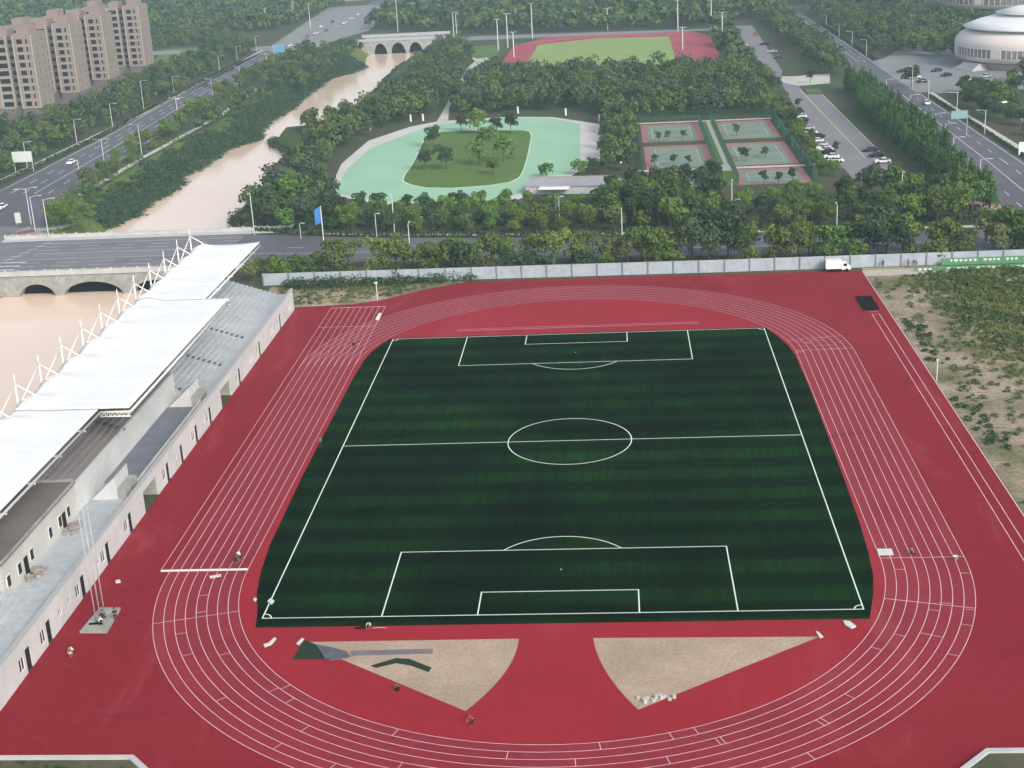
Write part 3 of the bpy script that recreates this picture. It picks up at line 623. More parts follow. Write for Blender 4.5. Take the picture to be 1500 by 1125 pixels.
# upper room block
rb = MB(); rb.box(XB+.31, -63.4, -53.9, -30.3, ZW+.002, 7.9); gp_(rb, 'room', M['cream'])
gp_(MB().box(XB+.31, -63.0, -54.2, -30.31, 7.902, 8.15), 'roof', M['brownroof'])
rr_ = MB(); rr_.box(-63.2, -63.0, -54.2, -30.31, 8.152, 8.4); rr_.box(XB+.31, -63.202, -30.6, -30.31, 8.152, 8.5); gp_(rr_, 'roof_kerb', M['oldconc'])
for y in (-33.2, -36.2, -39.4, -45.5, -49.2, -52.4):
    f0 = gp_(MB().box(-63.398, -63.32, y-.5, y+.5, 4.4, 5.9), 'window', M['steel']); o = gp_(MB().box(-63.318, -63.30, y-.42, y+.42, 4.48, 5.82), 'pane', M['dark'], f0); o.matrix_parent_inverse = Matrix()
for y in (-34.8, -47.3): gp_(MB().box(-63.398, -63.30, y-.5, y+.5, ZW+.01, 5.7), 'door', M['door'])
for y in (-34.8, -47.3):
    rbm = tag(empty('rubble_heap', (-62.4, y, ZW)), 'brown heap of rubble by the %s door of the stand upper room' % ('far' if y > -40 else 'near'), 'rubble')
    h_ = MB(); random.seed(int(y*10) & 255)
    for i in range(60):
        a, r = random.uniform(0, 6.28), random.random()**.7*1.4; s_ = random.uniform(.08, .28); zc = max(0, (1.4-r)*.45)*random.random()
        h_.box(r*math.cos(a)*.8-s_, r*math.cos(a)*.8+s_, r*math.sin(a)*1.5-s_, r*math.sin(a)*1.5+s_, zc, zc+s_*1.3, rz=random.random()*3, c=(r*math.cos(a)*.8, r*math.sin(a)*1.5))
    h_.build('rubble', mat('rubble', (.26, .23, .21), .95, (.36, .33, .31), 1.5), rbm)
# tensile canopy
def front_x(y): return -58.7 if -19.00005 <= y <= 35.00005 else -62.9
XR, BAY = -75.2, 8.7
YM = [71.0-BAY*k for k in range(20)]
def cz(x, y):
    t = (x-XR)/(front_x(y)-XR); z = 14.0
    ph = (y-71.0)/BAY; dpk = abs(ph-round(ph))
    if -110 < y < 76: z += 1.1*max(0, 1-dpk*2.2)**1.5*math.exp(-((x+72.8)/1.8)**2)
    z -= 0
    z += .0
    return z
ys = []
y = -112.0
while y < 75.9: ys.append(y); y += BAY/10
ys = [q for q in ys if abs(q-35) > .3 and abs(q+19) > .3]+[35.0, 35.0001, -19.0001, -19.0, 76.0]; ys.sort()
cn = MB(); NX = 20
for y in ys:
    fx = front_x(y)
    for i in range(NX+1):
        x = XR+(fx-XR)*i/NX
        ye = y
        if y > 70: ye = y-1.6*math.sin(math.pi*i/NX)*max(0, (y-70)/6)
        if y >= 35.001 and y < 36: pass
        sag = .6*math.cos(((y-71)/BAY)*2*math.pi)-.6
        xx = x+(-.35*sag if i == 0 else (-.18*sag if i == 1 else 0))
        cn.v.append((xx, ye, cz(x, y)+(.0 if i else 0)))
k = NX+1
for j in range(len(ys)-1):
    if ys[j+1]-ys[j] < .01: continue
    for i in range(NX): cn.f.append((j*k+i, j*k+i+1, (j+1)*k+i+1, (j+1)*k+i)); cn.m.append(0)
co = gp_(cn, 'canopy', M['canopy'], smooth=True); sd = co.modifiers.new('thickness', 'SOLIDIFY'); sd.thickness = .06
for q in range(0, 42, 2):
    y = 71.0-BAY*.5*q
    if abs(y-35) < 1 or abs(y+19) < 1: continue
    fx = front_x(y); sm_ = MB(); sm_.tube([(XR+.4+(fx-XR-.5)*i/14, y, cz(XR+.4+(fx-XR-.5)*i/14, y)+.03) for i in range(15)], .035 if q % 2 else .055, 5); gp_(sm_, 'seam', M['seam'], co).matrix_parent_inverse = Matrix()
bm_ = MB()
for x, ya, yb in ((-62.75, 35.2, 75.4), (-58.55, -18.8, 34.8), (-62.75, -112, -19.2)):
    bm_.tube([(x, ya, 13.45), (x, yb, 13.45)], .16, 8); bm_.tube([(x-.5, ya, 12.9), (x-.5, yb, 12.9)], .12, 8)
    q = ya
    while q < yb-1.2: bm_.tube([(x, q, 13.45), (x-.5, q+.6, 12.9)], .06, 5); bm_.tube([(x-.5, q+.6, 12.9), (x, q+1.2, 13.45)], .06, 5); q += 1.2
for y in (35.05, -19.05):
    bm_.tube([(-62.9, y, 13.45), (-58.6, y, 13.45)], .14, 8); bm_.tube([(-62.9, y, 12.8), (-58.6, y, 12.8)], .1, 8)
    for i in range(7): bm_.tube([(-62.9+i*.61, y, 13.45), (-62.6+i*.61, y, 12.8)], .05, 5); bm_.tube([(-62.6+i*.61, y, 12.8), (-62.29+i*.61, y, 13.45)], .05, 5)
gp_(bm_, 'edge_truss', M['steel'], smooth=True)
for y in YM:
    ms = MB(); ztop = 18.2; zn = 16.8
    zb = 8.1 if y > 15 or y < -54 else 8.0
    ms.tube([(-75.5, y, zb), (-75.4, y, zn)], [.19, .13], 8); ms.tube([(-75.4, y, zn), (-75.35, y, ztop)], [.13, .07], 8)
    ms.tube([(-75.4, y, zn), (-75.3, y-BAY*.9, 13.9)], .10, 7); ms.tube([(-75.4, y, zn), (-72.8, y, 15.1)], .11, 7)
    ms.tube([(-75.4, y, 14.2), (-72.8, y, 14.9)], .07, 6); ms.tube([(-75.4, y, 13.2), (-62.9, y, 12.9)], .13, 7)
    gp_(ms, 'mast', M['steel'], smooth=True)
# ------------------------------------------------------------------ trees
TRUNK = {}
def make_tree(kind, var, leafm):
    h = {'round': 6.6, 'tall': 8.5, 'bush': 4.2, 'poplar': 9.0, 'young': 4.5}[kind]
    random.seed(var*31+len(kind)); lobes = []
    if kind == 'poplar':
        for i in range(8):
            t = i/7; lobes.append((random.uniform(-.4, .4), random.uniform(-.4, .4), 1.6+t*6.6, 1.75*(1-.72*t**1.6)*random.uniform(.85, 1.15), 1.5))
        n, s_ = 1000, .40
    else:
        R_ = {'round': 2.5, 'tall': 2.6, 'bush': 1.9, 'young': 1.3}[kind]; zc = h*(.6 if kind != 'bush' else .5)
        lobes.append((0, 0, zc, R_*.7, h*.3))
        for i in range(12):
            a = i*2.4+random.random(); r = R_*random.uniform(.3, .85); zz = zc+random.uniform(-.26, .30)*h*(1.15-.5*r/R_)
            q = random.uniform(.24, .58)*R_; lobes.append((r*math.cos(a), r*math.sin(a), zz, q, q*random.uniform(.75, 1.05)))
        n, s_ = {'round': 1000, 'tall': 1150, 'bush': 700, 'young': 340}[kind], {'round': .40, 'tall': .42, 'bush': .34, 'young': .32}[kind]
    me = quads_mesh('crown', leaves(lobes, n, s_), leafm)
    t = MB(); zt = h*.62; t.tube([(0, 0, -.3), (.05, .02, h*.25), (.0, .06, zt)], [h*.022, h*.016, h*.007], 7)
    for i in range(5):
        a = i*1.9; zz = h*(.26+.05*i); t.tube([(.03, .02, zz), (math.cos(a)*h*.1, math.sin(a)*h*.1, zz+h*.13), (math.cos(a)*h*.17, math.sin(a)*h*.17, zz+h*.22)], [h*.011, h*.008, h*.004], 5)
    tm = bpy.data.meshes.new('trunk'); tm.from_pydata(t.v, [], t.f); tm.materials.append(M['bark']); tm.update()
    return me, tm
PROTO = {}
def tree(x, y, kind, leaf, label, group, s_=None, name=None, z=0.0):
    var = random.randrange(3); key = (kind, leaf, var)
    if key not in PROTO:
        stt = random.getstate(); PROTO[key] = make_tree(kind, var, LEAF[leaf]); random.setstate(stt)
    cm_, tm_ = PROTO[key]; s_ = s_ or random.uniform(.8, 1.2)
    e = empty(name or {'poplar': 'poplar_tree', 'bush': 'shrub', 'young': 'young_tree'}.get(kind, 'broadleaf_tree'), (x, y, z), random.uniform(0, 6.28)); e.scale = (s_*random.uniform(.9, 1.12), s_*random.uniform(.9, 1.12), s_)
    tag(e, label, 'shrub' if kind == 'bush' else 'tree', group); link('crown', cm_, e); link('trunk', tm_, e)
    return e
random.seed(21)
LEAFWORD = {'mid': 'green', 'bright': 'bright yellow-green', 'dark': 'very dark green', 'olive': 'dull olive green', 'poplar': 'deep green'}
# A: verge between the grey fence and the cross road
x = -72.0
while x < 96:
    dark_here = 22 < x < 34 or 60 < x < 66
    for row, (ya, yb) in enumerate(((96.0, 99.5), (101.0, 105.5))):
        if row == 1 and x > 70 and random.random() < .3: continue
        lf = 'dark' if dark_here else random.choice(['mid', 'bright', 'bright', 'olive'] if row else ['mid', 'olive', 'bright', 'dark'])
        kd = random.choice(['round', 'round', 'round'] if row else ['bush', 'bush', 'round'])
        if x < -56: kd = 'bush'
        if dark_here: kd = 'tall'
        yy = random.uniform(ya, yb)-.018*(x+40)*(1 if row else .3)
        tree(x+random.uniform(-1.5, 1.5), yy, kd, lf, '%s %s in the strip between the long grey fence and the road' % (LEAFWORD[lf], 'shrub' if kd == 'bush' else 'tree'), 'plants between the grey fence and the road', random.uniform(.95, 1.3)*(1.15 if x > 15 and row else 1))
    x += random.uniform(3.6, 5.0)
# B: belt north of the cross road
roadN = lambda x: float(np.interp(x, [p[0] for p in crossN], [p[1] for p in crossN]))
for rowi, off in enumerate((6, 11, 18, 25, 32)):
    x = -86+rowi*2.0
    while x < 93:
        y = roadN(x)+off+random.uniform(-2, 2)
        low_ = -78 < x < 4
        if low_ and (rowi == 4 or y > 164): x += 5; continue
        if 33 < x < 68 and (rowi == 4 or y > 168): x += 5; continue
        if 74 < x < 91 and y > 186: x += 5; continue
        lf = random.choice(['bright', 'mid', 'mid', 'bright', 'olive'] if rowi == 0 and x > -45 else ['mid', 'dark', 'mid', 'dark', 'bright'])
        if x < -45: lf = random.choice(['dark', 'mid', 'dark'])
        kd = random.choice(['round', 'tall'] if rowi and not low_ else ['round', 'round', 'bush'])
        tree(x, y, kd, lf, '%s %s in the belt on the far side of the cross road' % (LEAFWORD[lf], 'shrub' if kd == 'bush' else 'tree'), 'trees of the belt on the far side of the cross road', random.uniform(.75, .98) if low_ or 33 < x < 70 else random.uniform(.9, 1.25))
        x += random.uniform(5.0, 6.8)
# tall dark clump in front of the courts
for x, y in ((14, 168), (18, 175), (22, 172), (26, 177), (30, 171), (12, 176), (33, 176), (7, 170)):
    tree(x, y, 'tall', 'dark', 'tall very dark tree of the clump standing before the ball courts', 'dark clump before the ball courts', random.uniform(.8, .98))
# poplars along the east avenue
random.seed(5)
for xo, y0, y1 in ((95.5, 140, 350), (99.5, 205, 345), (91.6, 150, 300)):
    y = y0
    while y < y1:
        x = xo+(min(0, (y-190)*.06) if xo > 98 else 0)
        tree(x+random.uniform(-.6, .6), y, 'poplar', 'poplar', 'narrow deep green poplar in the long rows beside the east avenue', 'poplars beside the east avenue', random.uniform(.85, 1.08))
        y += random.uniform(4.8, 6.0)
# rink island and rink surrounds
for u, v, s_, lf, lab in ((623, 250, 1.0, 'dark', 'small dark tree at the left tip of the rink lawn'), (654, 248, 1.1, 'dark', 'round dark tree on the left of the rink lawn, in front of the pair behind'),
    (636, 216, 1.05, 'dark', 'round tree near the upper left edge of the rink lawn'), (703, 242, 1.15, 'mid', 'spreading tree in the middle of the rink lawn, left of the largest crown'), (722, 256, .8, 'bright', 'small bright tree at the lower right of the rink lawn'),
    (738, 238, 1.35, 'mid', 'largest spreading tree on the right of the rink lawn'), (712, 222, 1.2, 'mid', 'tree behind the largest crown on the rink lawn'), (701, 196, 1.3, 'mid', 'upright tree at the back edge of the rink lawn'),
    (676, 192, .95, 'dark', 'low dark tree on the far edge of the rink lawn, left of the upright one'), (748, 196, 1.1, 'dark', 'dark tree at the far right corner of the rink lawn'), (728, 194, .8, 'dark', 'small dark tree between the upright tree and the far right corner of the rink lawn'), (752, 232, .5, 'mid', 'tiny sapling beside the right kerb of the rink lawn')):
    x, y = G(u, v); tree(x, y, 'round', lf, lab, 'trees on the rink lawn', s_)
for u, v, s_, lab in ((800, 260, 1.1, 'round green bush on the rink floor in front of the right bend'), (848, 256, 1.1, 'bush at the foot of the pale path right of the rink'), (868, 250, 1.0, 'bush between the pale path and the low grey building')):
    x, y = G(u, v); tree(x, y, 'bush', 'mid', lab, 'bushes by the rink', s_)
# court trees
for u, v, s_ in ((965, 208, .8), (978, 207, .8), (1001, 204, .7), (1079, 200, .95), (959, 244, .85), (986, 243, .8), (1009, 242, .7), (1092, 237, .95), (1087, 232, .8), (1121, 232, .8), (1119, 270, .9), (1140, 270, .8), (1160, 268, 1.0)):
    x, y = G(u, v); tree(x, y, 'young', 'dark', 'small dark tree standing on a ball court', 'small trees on the ball courts', s_)
# hedgerow trees between courts and parking lot, lot islands
random.seed(9)
for p in scatter([(62.8, 186), (67, 186), (67.5, 250), (68, 340), (66, 372), (62.8, 330)], 5.0):
    tree(*p, 'round', random.choice(['mid', 'mid', 'dark', 'bright']), 'green tree in the row between the ball courts and the parking lot', 'trees between the ball courts and the parking lot', random.uniform(.55, .8))
for u, v, s_, lab in ((1168, 160, .9, 'small tree on the left kerb of the parking lot, farther of two'), (1172, 172, .8, 'small tree on the left kerb of the parking lot, nearer of two'), (1224, 226, .9, 'small tree among the white parked cars'), (1187, 122, 1.2, 'slim tree at the crossing above the parking lot'), (1141, 130, 1.1, 'slim tree at the left corner of the parking lot entrance')):
    x, y = G(u, v); tree(x, y, 'young', 'dark', lab, 'small trees of the parking lot', s_)
# west avenue roadside trees
random.seed(13)
for i in range(44):
    y = 170+i*9.0; xr = float(np.interp(y, [p[1] for p in WR], [p[0] for p in WR]))
    for dx in (2.0, 5.0):
        if random.random() < .85: tree(xr+dx+random.uniform(-1, 1), y+random.uniform(-3, 3), random.choice(['round', 'bush']), random.choice(['mid', 'olive', 'mid']), 'roadside tree between the west avenue and the river bank', 'roadside trees on the river side of the west avenue', random.uniform(.75, 1.1))
x, y = G(80, 336)
for dx, dy in ((0, 2), (3, 5), (5, 1), (8, 4), (-2, 8), (2, 11)): tree(x+dx, y+dy, 'round', 'mid', 'green tree of the clump behind the brick corner by the bridge', 'clump behind the brick corner by the bridge', .95)
# right side, near the intersection
for u, v, kd, lf, s_, lab in ((1470, 360, 'tall', 'mid', .95, 'lone leafy tree at the right end of the road verge by the avenue corner'), (1492, 372, 'round', 'bright', .8, 'low bright tree at the far right end of the grey fence'), (1335, 128, 'round', 'dark', 1.2, 'dark tree at the corner opposite the arena steps')):
    x, y = G(u, v); tree(x, y, kd, lf, lab, None, s_)
random.seed(15)
for p in scatter([(126, 262), (136, 250), (141, 300), (160, 330), (131, 332), (127, 300)], 6.5):
    tree(*p, 'round', random.choice(['dark', 'mid', 'dark']), 'dark tree in the triangle of green before the round arena', 'trees before the round arena', random.uniform(.75, 1.05))
for p in scatter([(127, 170), (131, 205), (135, 240), (129.5, 240), (127, 205)], 5.0):
    tree(*p, 'bush', 'mid', 'green shrub on the bank between the east footpath and the visitor car park', 'shrubs by the visitor car park', random.uniform(.8, 1.1))
# ------------------------------------------------------------------ woods that read as one mass
def wood(name, label, zones, leaf, sp, n, size, hs, skip=()):
    skip = list(skip)+(apt_skip if name == 'west_wood' else [])
    out, outs = [], [[], [], []]
    for poly in zones:
        for (x, y) in scatter(poly, sp, skip=skip):
            h = random.uniform(*hs)*random.choice((.8, 1, 1, 1.12)); R_ = h*random.uniform(.26, .42)
            lobes = [(x, y, h*.5, R_*.85, h*.42)]
            for i in range(6):
                a = random.uniform(0, 6.28); r = R_*random.uniform(.4, .75); q = R_*random.uniform(.28, .6); lobes.append((x+r*math.cos(a), y+r*math.sin(a), h*random.uniform(.45, .85), q, q))
            outs[random.choice((0, 0, 0, 1, 1, 2))].append(leaves(lobes, n, size))
    for q, lf in zip(outs, (leaf, 'wood_light', 'wood_grey')): o = link(name, quads_mesh(name, np.concatenate(q), LEAF[lf])); o['kind'] = 'stuff'
random.seed(31)
rwx = lambda y: float(np.interp(y, [p[1] for p in right_w[4:]], [p[0] for p in right_w[4:]]))
riverW = [(rwx(y)+7.5+max(0, min(8, (y-250)*.06)), y) for y in range(152, 556, 12)]
wood('riverside_wood', '', [riverW+[(-66, 556), (-59, 480), (-58, 350), (-58, 318), (-74, 300), (-80, 250), (-76, 200), (-66, 178), (-66, 160)]], 'wood', 5.4, 210, .72, (5, 9.5))
wood('park_wood', '', [[(-48, 322), (-20, 330), (2, 318), (5, 296), (14, 296), (62, 296), (66, 330), (69, 385), (44, 402), (20, 408), (-38, 418), (-48, 440), (-50, 420), (-53, 345)], [(4.5, 200), (14.5, 203), (14.5, 296), (5, 300)], [(50, 398), (70, 392), (64, 412), (52, 420)]], 'wood', 5.4, 210, .74, (5.5, 10.5))
wood('avenue_wood', '', [[(92, 385), (102, 385), (103, 420), (107, 560), (108, 640), (92, 640), (92, 600), (92, 500), (92, 420)]], 'wood', 5.5, 180, .8, (6, 10))
apt_skip = [[(-330, 340), (-214, 340), (-222, 630), (-330, 630)]]
wood('west_wood', '', [[(-187, 190), (-184.5, 228), (-183, 373), (-187, 507), (-189, 600), (-240, 720), (-330, 720), (-330, 620), (-330, 620), (-330, 250), (-210, 170)]], 'wood', 5.8, 170, .75, (3.5, 7.5), skip=[PX((224, 95), (240, 70), (300, 66), (300, 82), (250, 98))])
wood('east_wood', '', [[(124, 440), (138, 482), (165, 470), (205, 500), (195, 560), (160, 620), (125, 700), (122.5, 600)], [(128, 436), (140, 486), (160, 470), (168, 446), (150, 425), (140, 440)], [(150, 345), (235, 320), (235, 340), (160, 356)], [(170, 290), (235, 285), (235, 320), (175, 320)]], 'wood', 6.0, 170, .8, (5, 10))
wood('distant_wood', '', [[(-60, 625), (70, 606), (84, 645), (107, 645), (108, 720), (150, 720), (170, 640), (178, 620), (184, 650), (186, 720), (300, 740), (420, 900), (500, 1500), (-150, 1500), (-145, 700)], [(-800, 1500), (-205, 1500), (-195, 900), (-200, 720), (-245, 725), (-330, 735), (-600, 800), (-900, 1200)], [(63, 430), (67, 430), (70, 590), (62, 600), (58, 470)]], 'wood', 8.6, 46, 2.1, (7, 12), skip=[[(225, 600), (330, 600), (330, 740), (225, 740)]])
wood('bank_trees', '', [[(-146, 425), (-124, 425), (-126, 590), (-160, 590), (-155, 500)], [(-143, 300), (-139, 300), (-140, 425), (-146, 425)]], 'wood', 5.6, 150, .75, (3, 7))
# hedges
def hedge(label, path, w_, h, n_m, leaf='hedge'):
    lob = []
    for (xa, ya), (xb, yb) in zip(path, path[1:]):
        k = max(1, int(math.dist((xa, ya), (xb, yb))/1.5))
        for i in range(k): lob.append((xa+(xb-xa)*i/k, ya+(yb-ya)*i/k, h*.45, w_*random.uniform(.45, .6), h*random.uniform(.48, .6)))
    return tag(link('hedge', quads_mesh('hedge', leaves(lob, int(len(lob)*n_m), .5), LEAF[leaf])), label, 'hedge')
hedge('long dark clipped hedge between the cross road and its footpath', [(-82, 147), (-59, 138.6), (-25, 132.6), (10, 128.4)], 1.3, 1.1, 26)
hedge('dark hedge strip beside the west avenue below the pale footpath', [(-180.5, 215), (-178.6, 307), (-181.8, 418), (-184, 545)], 1.5, 1.3, 16)
hedge('clipped hedge along the right kerb of the east avenue south of the junction', [(121.3, 160), (121, 240), (120.6, 325)], .8, 1.0, 18)
hedge('clipped hedge along the right kerb of the east avenue north of the junction', [(120.8, 432), (121, 600)], 1.0, 1.1, 12)
hedge('dark hedge at the left corner of the east avenue beside the brick corner path', [(98.6, 150), (97.6, 185), (99.6, 200)], .8, 1.1, 18)
# weeds of the wasteland
random.seed(41)
def blob_field(name, poly, sp, leaf, n, size, hs, dens=None, z0=0.0):
    out = []
    zf = z0
    for (x, y) in scatter(poly, sp):
        z0 = zf(x, y) if callable(zf) else zf
        if dens and random.random() > dens(x, y): continue
        h = random.uniform(*hs); q = h*random.uniform(.7, 1.3)
        out.append(leaves([(x, y, z0+h*.3, q, h*.6), (x+q*.6, y+q*.3, z0+h*.3, q*.7, h*.45)], n, size, flat=.5))
    o = link(name, quads_mesh(name, np.concatenate(out), LEAF[leaf])); o['kind'] = 'stuff'; return o
def wd_(x, y):
    edge = 62+max(0, (88-y))*.075
    b_ = min(1, max(.05, (x-edge)/9)); nz_ = .5+.5*math.sin(x*.33+math.sin(y*.21)*2)*math.sin(y*.27+1.3)
    return b_*(.30+1.0*nz_*(1 if y > 15 else .85))
waste_poly = [(58.6, -60), (100, -60), (96, 60), (95, 91), (74, 88), (64, 85), (58.8, 85)]
lw5 = [p for p in left_w[5:-3] if p[1] > 153]; rw5 = [p for p in right_w[5:-3] if p[1] > 153]
lwx = lambda y: float(np.interp(y, [p[1] for p in left_w], [p[0] for p in left_w]))
blob_field('bank_reeds', [(x-8.5, y) for x, y in lw5]+[(x+.9, y) for x, y in lw5][::-1], 1.6, 'reed', 60, .42, (.9, 2.3), None, lambda x, y: -6*min(1, max(0, (x-lwx(y)+9)/9))+.1)
blob_field('bank_herbs', [(x-24, y) for x, y in lw5]+[(x-8.5, y) for x, y in lw5][::-1], 1.9, 'bright', 30, .30, (.15, .5), lambda x, y: .45+.4*math.sin(y*.11+x*.3))
blob_field('bank_bushes', [(x-13, y) for x, y in lw5]+[(x-8, y) for x, y in lw5][::-1], 2.0, 'reed', 60, .40, (.7, 1.9), lambda x, y: max(.05, (x-lwx(y)+13)/8)*(.30+.5*math.sin(y*.19+2*math.sin(y*.05))))
blob_field('far_bank_reeds', [(x-1.2, y) for x, y in rw5]+[(x+5, y) for x, y in rw5][::-1], 1.9, 'reed', 60, .5, (.9, 2.0), None, -4.6)
blob_field('bank_bushes', [(x-15, y) for x, y in lw5]+[(x-8, y) for x, y in lw5][::-1], 4.0, 'reed', 50, .5, (.6, 1.6), lambda x, y: .35)
blob_field('waste_weeds', waste_poly, 1.15, 'weed', 40, .26, (.25, .8), wd_)
blob_field('waste_tussocks', waste_poly, 1.6, 'olive', 40, .26, (.25, .8), lambda x, y: .5*wd_(x+7, y+11))
blob_field('waste_scrub', [(66, 34), (97, 20), (96, 40), (95, 90), (74, 88), (68, 78)], 2.0, 'weed', 60, .32, (.5, 1.3), lambda x, y: .8*min(1, max(.1, (x-64-(88-y)*.09)/7)))
blob_field('edge_scrub', [(58.6, -60), (61, -60), (62.5, 60), (58.6, 70)], 1.6, 'hedge', 36, .34, (.3, .9), lambda x, y: .35+.4*math.sin(y*.16+1))
blob_field('corner_weeds', [(-64, 92.5), (-64, 78), (-47, 79), (-40, 82), (-33, 88), (-26, 92.5)], 1.3, 'weed', 30, .3, (.2, .6), lambda x, y: .6)
blob_field('fence_scrub', [(-64, 93.4), (-64, 90.2), (-30, 91.2), (-22.5, 92.4), (-22.5, 93.2)], 1.2, 'hedge', 60, .36, (1.2, 2.9), lambda x, y: .75)
blob_field('belt_undergrowth', [(x, roadN(x)+4.5) for x in (-84, -50, -20, 20, 60, 94)]+[(x, roadN(x)+27) for x in (94, 60, 20, 4, -20, -50, -84)], 2.6, 'dark', 34, .42, (.5, 1.4), lambda x, y: .6)
blob_field('verge_undergrowth', [(-70, 95.2), (96, 94), (96, 101), (30, 105), (-30, 109), (-70, 110)], 2.0, 'mid', 30, .36, (.3, 1.0), lambda x, y: .55)
blob_field('planter_scrub', [(-54, -81.5), (-41, -81.5), (-36, -90), (-54, -90)], 1.3, 'hedge', 40, .3, (.3, .7), lambda x, y: .5)
# ------------------------------------------------------------------ boundary fence and small walls
post_fence('boundary_fence', 'long pale grey panel fence with dark posts behind the far end of the track', [(-68, 94.4), (-23, 93.8), (30, 93.0), (97, 93.0)], 2.7, 5.3, M['fpost'], M['fence'])
# green banner barrier by the wasteland
bf = tag(empty('banner_barrier', (66, 88, 0)), 'green banner barrier with rows of white marks before the fence at the right', 'barrier')
random.seed(2)
for yb_, zt, x0, x1 in ((91.6, 1.7, 74, 96), (88.4, .9, 68, 96)):
    o = MB().box(x0-66, x1-66, yb_-88-.05, yb_-88+.05, .25, zt).build('banner', M['banner'], bf)
    mk = MB(); x = x0+.6
    while x < x1-1:
        wv = random.uniform(.45, .8)
        if random.random() < .78:
            mk.box(x-66, x-66+wv, yb_-88-.075, yb_-88-.052, zt-.62, zt-.50); mk.box(x-66+wv*.4, x-66+wv*.6, yb_-88-.09, yb_-88-.077, zt-.8, zt-.25); mk.box(x-66, x-66+wv, yb_-88-.075, yb_-88-.052, zt-.38, zt-.28)
        x += wv+.3
    mk.build('white_marks', mat('fresh_white', (.8, .8, .8)), bf)
    pz = MB(); x = x0
    while x <= x1: pz.tube([(x-66, yb_-88+.1, 0), (x-66, yb_-88+.1, zt)], .05, 6); x += 3.1
    pz.build('support', M['greysteel'], bf)
# ------------------------------------------------------------------ street lamps, masts, signs
def lamp(label, u, vb, vt, arm=1.6, adir=(1, 0), double=False, group=None, name='street_lamp', r=.13, head=True):
    x, y = G(u, vb); h = hgt(u, vb, vt); e = tag(empty(name, (x, y, 0)), label, 'street lamp' if head else 'pole', group)
    p = MB(); p.tube([(0, 0, 0), (0, 0, .9), (0, 0, h)], [r*1.5, r, r*.65], 8); 
    ds = [adir]+([(-adir[0], -adir[1])] if double else [])
    if head:
        for d in ds: p.tube([(0, 0, h-.25), (d[0]*arm*.5, d[1]*arm*.5, h), (d[0]*arm, d[1]*arm, h+.1)], r*.5, 6)
    p.build('pole', M['lamp'], e, True)
    if head:
        for d in ds:
            hb = MB(); hb.box(arm-.15, arm+.75, -.17, .17, h-.02, h+.1); hb.box(arm-.05, arm+.65, -.12, .12, h-.06, h-.022)
            o = hb.build('lamp_head', M['lamp'], e); o.rotation_euler = (0, 0, math.atan2(d[1], d[0]))
    return e
N_ = ['first', 'second', 'third', 'fourth', 'fifth', 'sixth', 'seventh', 'eighth', 'ninth', 'tenth', 'eleventh', 'twelfth']
for i, (u, vb, vt) in enumerate(((373, 345, 282), (578, 341, 283), (1072, 318, 262), (1320, 306, 250))):
    lamp('tall lamp rising from the tree belt beyond the cross road, %s from the bridge' % N_[i], u, vb, vt, group='lamps beyond the cross road', adir=(0, -1))
for i, (u, vb, vt) in enumerate(((602, 386, 328), (912, 373, 308), (1225, 366, 300))):
    lamp('tall lamp on the near verge of the cross road, %s from the grandstand' % N_[i], u, vb, vt, group='lamps on the near verge', adir=(0, 1))
for i, (u, vb, vt) in enumerate(((441, 350, 327), (552, 348, 313), (815, 322, 300), (820, 330, 288), (1077, 322, 292), (1355, 308, 283))):
    lamp('short path light in the belt beyond the cross road, %s from the bridge' % N_[i], u, vb, vt, arm=.5, group='short path lights', name='path_light', r=.1)
for i, (u, vb, vt) in enumerate(((72, 350, 292), (52, 340, 288), (46, 330, 276))):
    lamp('white lamp at the brick corner by the bridge, %s from the river' % N_[i], u, vb, vt, arm=2.2, double=i == 2, adir=(.9, .4), group='lamps at the bridge corner')
for i, (u, vb, vt) in enumerate(((119, 272, 234), (153, 240, 204), (208, 228, 182), (262, 182, 143), (312, 145, 115), (353, 125, 97), (392, 104, 78))):
    lamp('lamp on the river side of the west avenue, %s from the bridge' % N_[i], u, vb, vt, arm=2, adir=(-1, 0), group='lamps on the river side of the west avenue', double=i == 1)
for i, (u, vb, vt) in enumerate(((40, 245, 208), (113, 210, 175), (165, 185, 152), (211, 162, 118), (255, 136, 112), (322, 106, 82), (348, 92, 68), (376, 76, 53))):
    lamp('lamp on the apartment side of the west avenue, %s from the road corner' % N_[i], u, vb, vt, arm=2, adir=(1, 0), group='lamps on the apartment side of the west avenue')
for i, (u, vb, vt) in enumerate(((1434, 281, 233), (1395, 247, 201), (1384, 216, 181), (1369, 207, 166), (1333, 170, 139), (1298, 135, 116))):
    lamp('lamp on the poplar side of the east avenue, %s from the cross road' % N_[i], u, vb, vt, arm=2.2, adir=(1, 0), group='lamps on the poplar side of the east avenue')
for i, (u, vb, vt) in enumerate(((1442, 198, 161), (1401, 172, 135), (1360, 145, 118), (1336, 131, 97))):
    lamp('lamp on the arena side of the east avenue, %s from the frame edge' % N_[i], u, vb, vt, arm=2, adir=(-1, 0), group='lamps on the arena side, near stretch')
for i, (u, vb, vt) in enumerate(((1269, 82, 58), (1248, 68, 46), (1229, 55, 35), (1210, 40, 22))):
    lamp('lamp on the far stretch of the east avenue beyond the junction, %s from the arena' % N_[i], u, vb, vt, arm=2, adir=(-1, 0), group='lamps on the far stretch of the east avenue')
for i, (u, vb, vt) in enumerate(((730, 74, 28), (744, 70, 20), (753, 84, 47), (780, 57, 5), (890, 44, 12), (993, 45, 0), (1000, 74, 40), (1042, 42, 0), (1058, 70, 18))):
    lamp('tall pale mast around the far red sports field, %s from the left' % N_[i], u, vb, vt, arm=1.2, double=True, group='masts around the far sports field', r=.3, name='floodlight_mast')
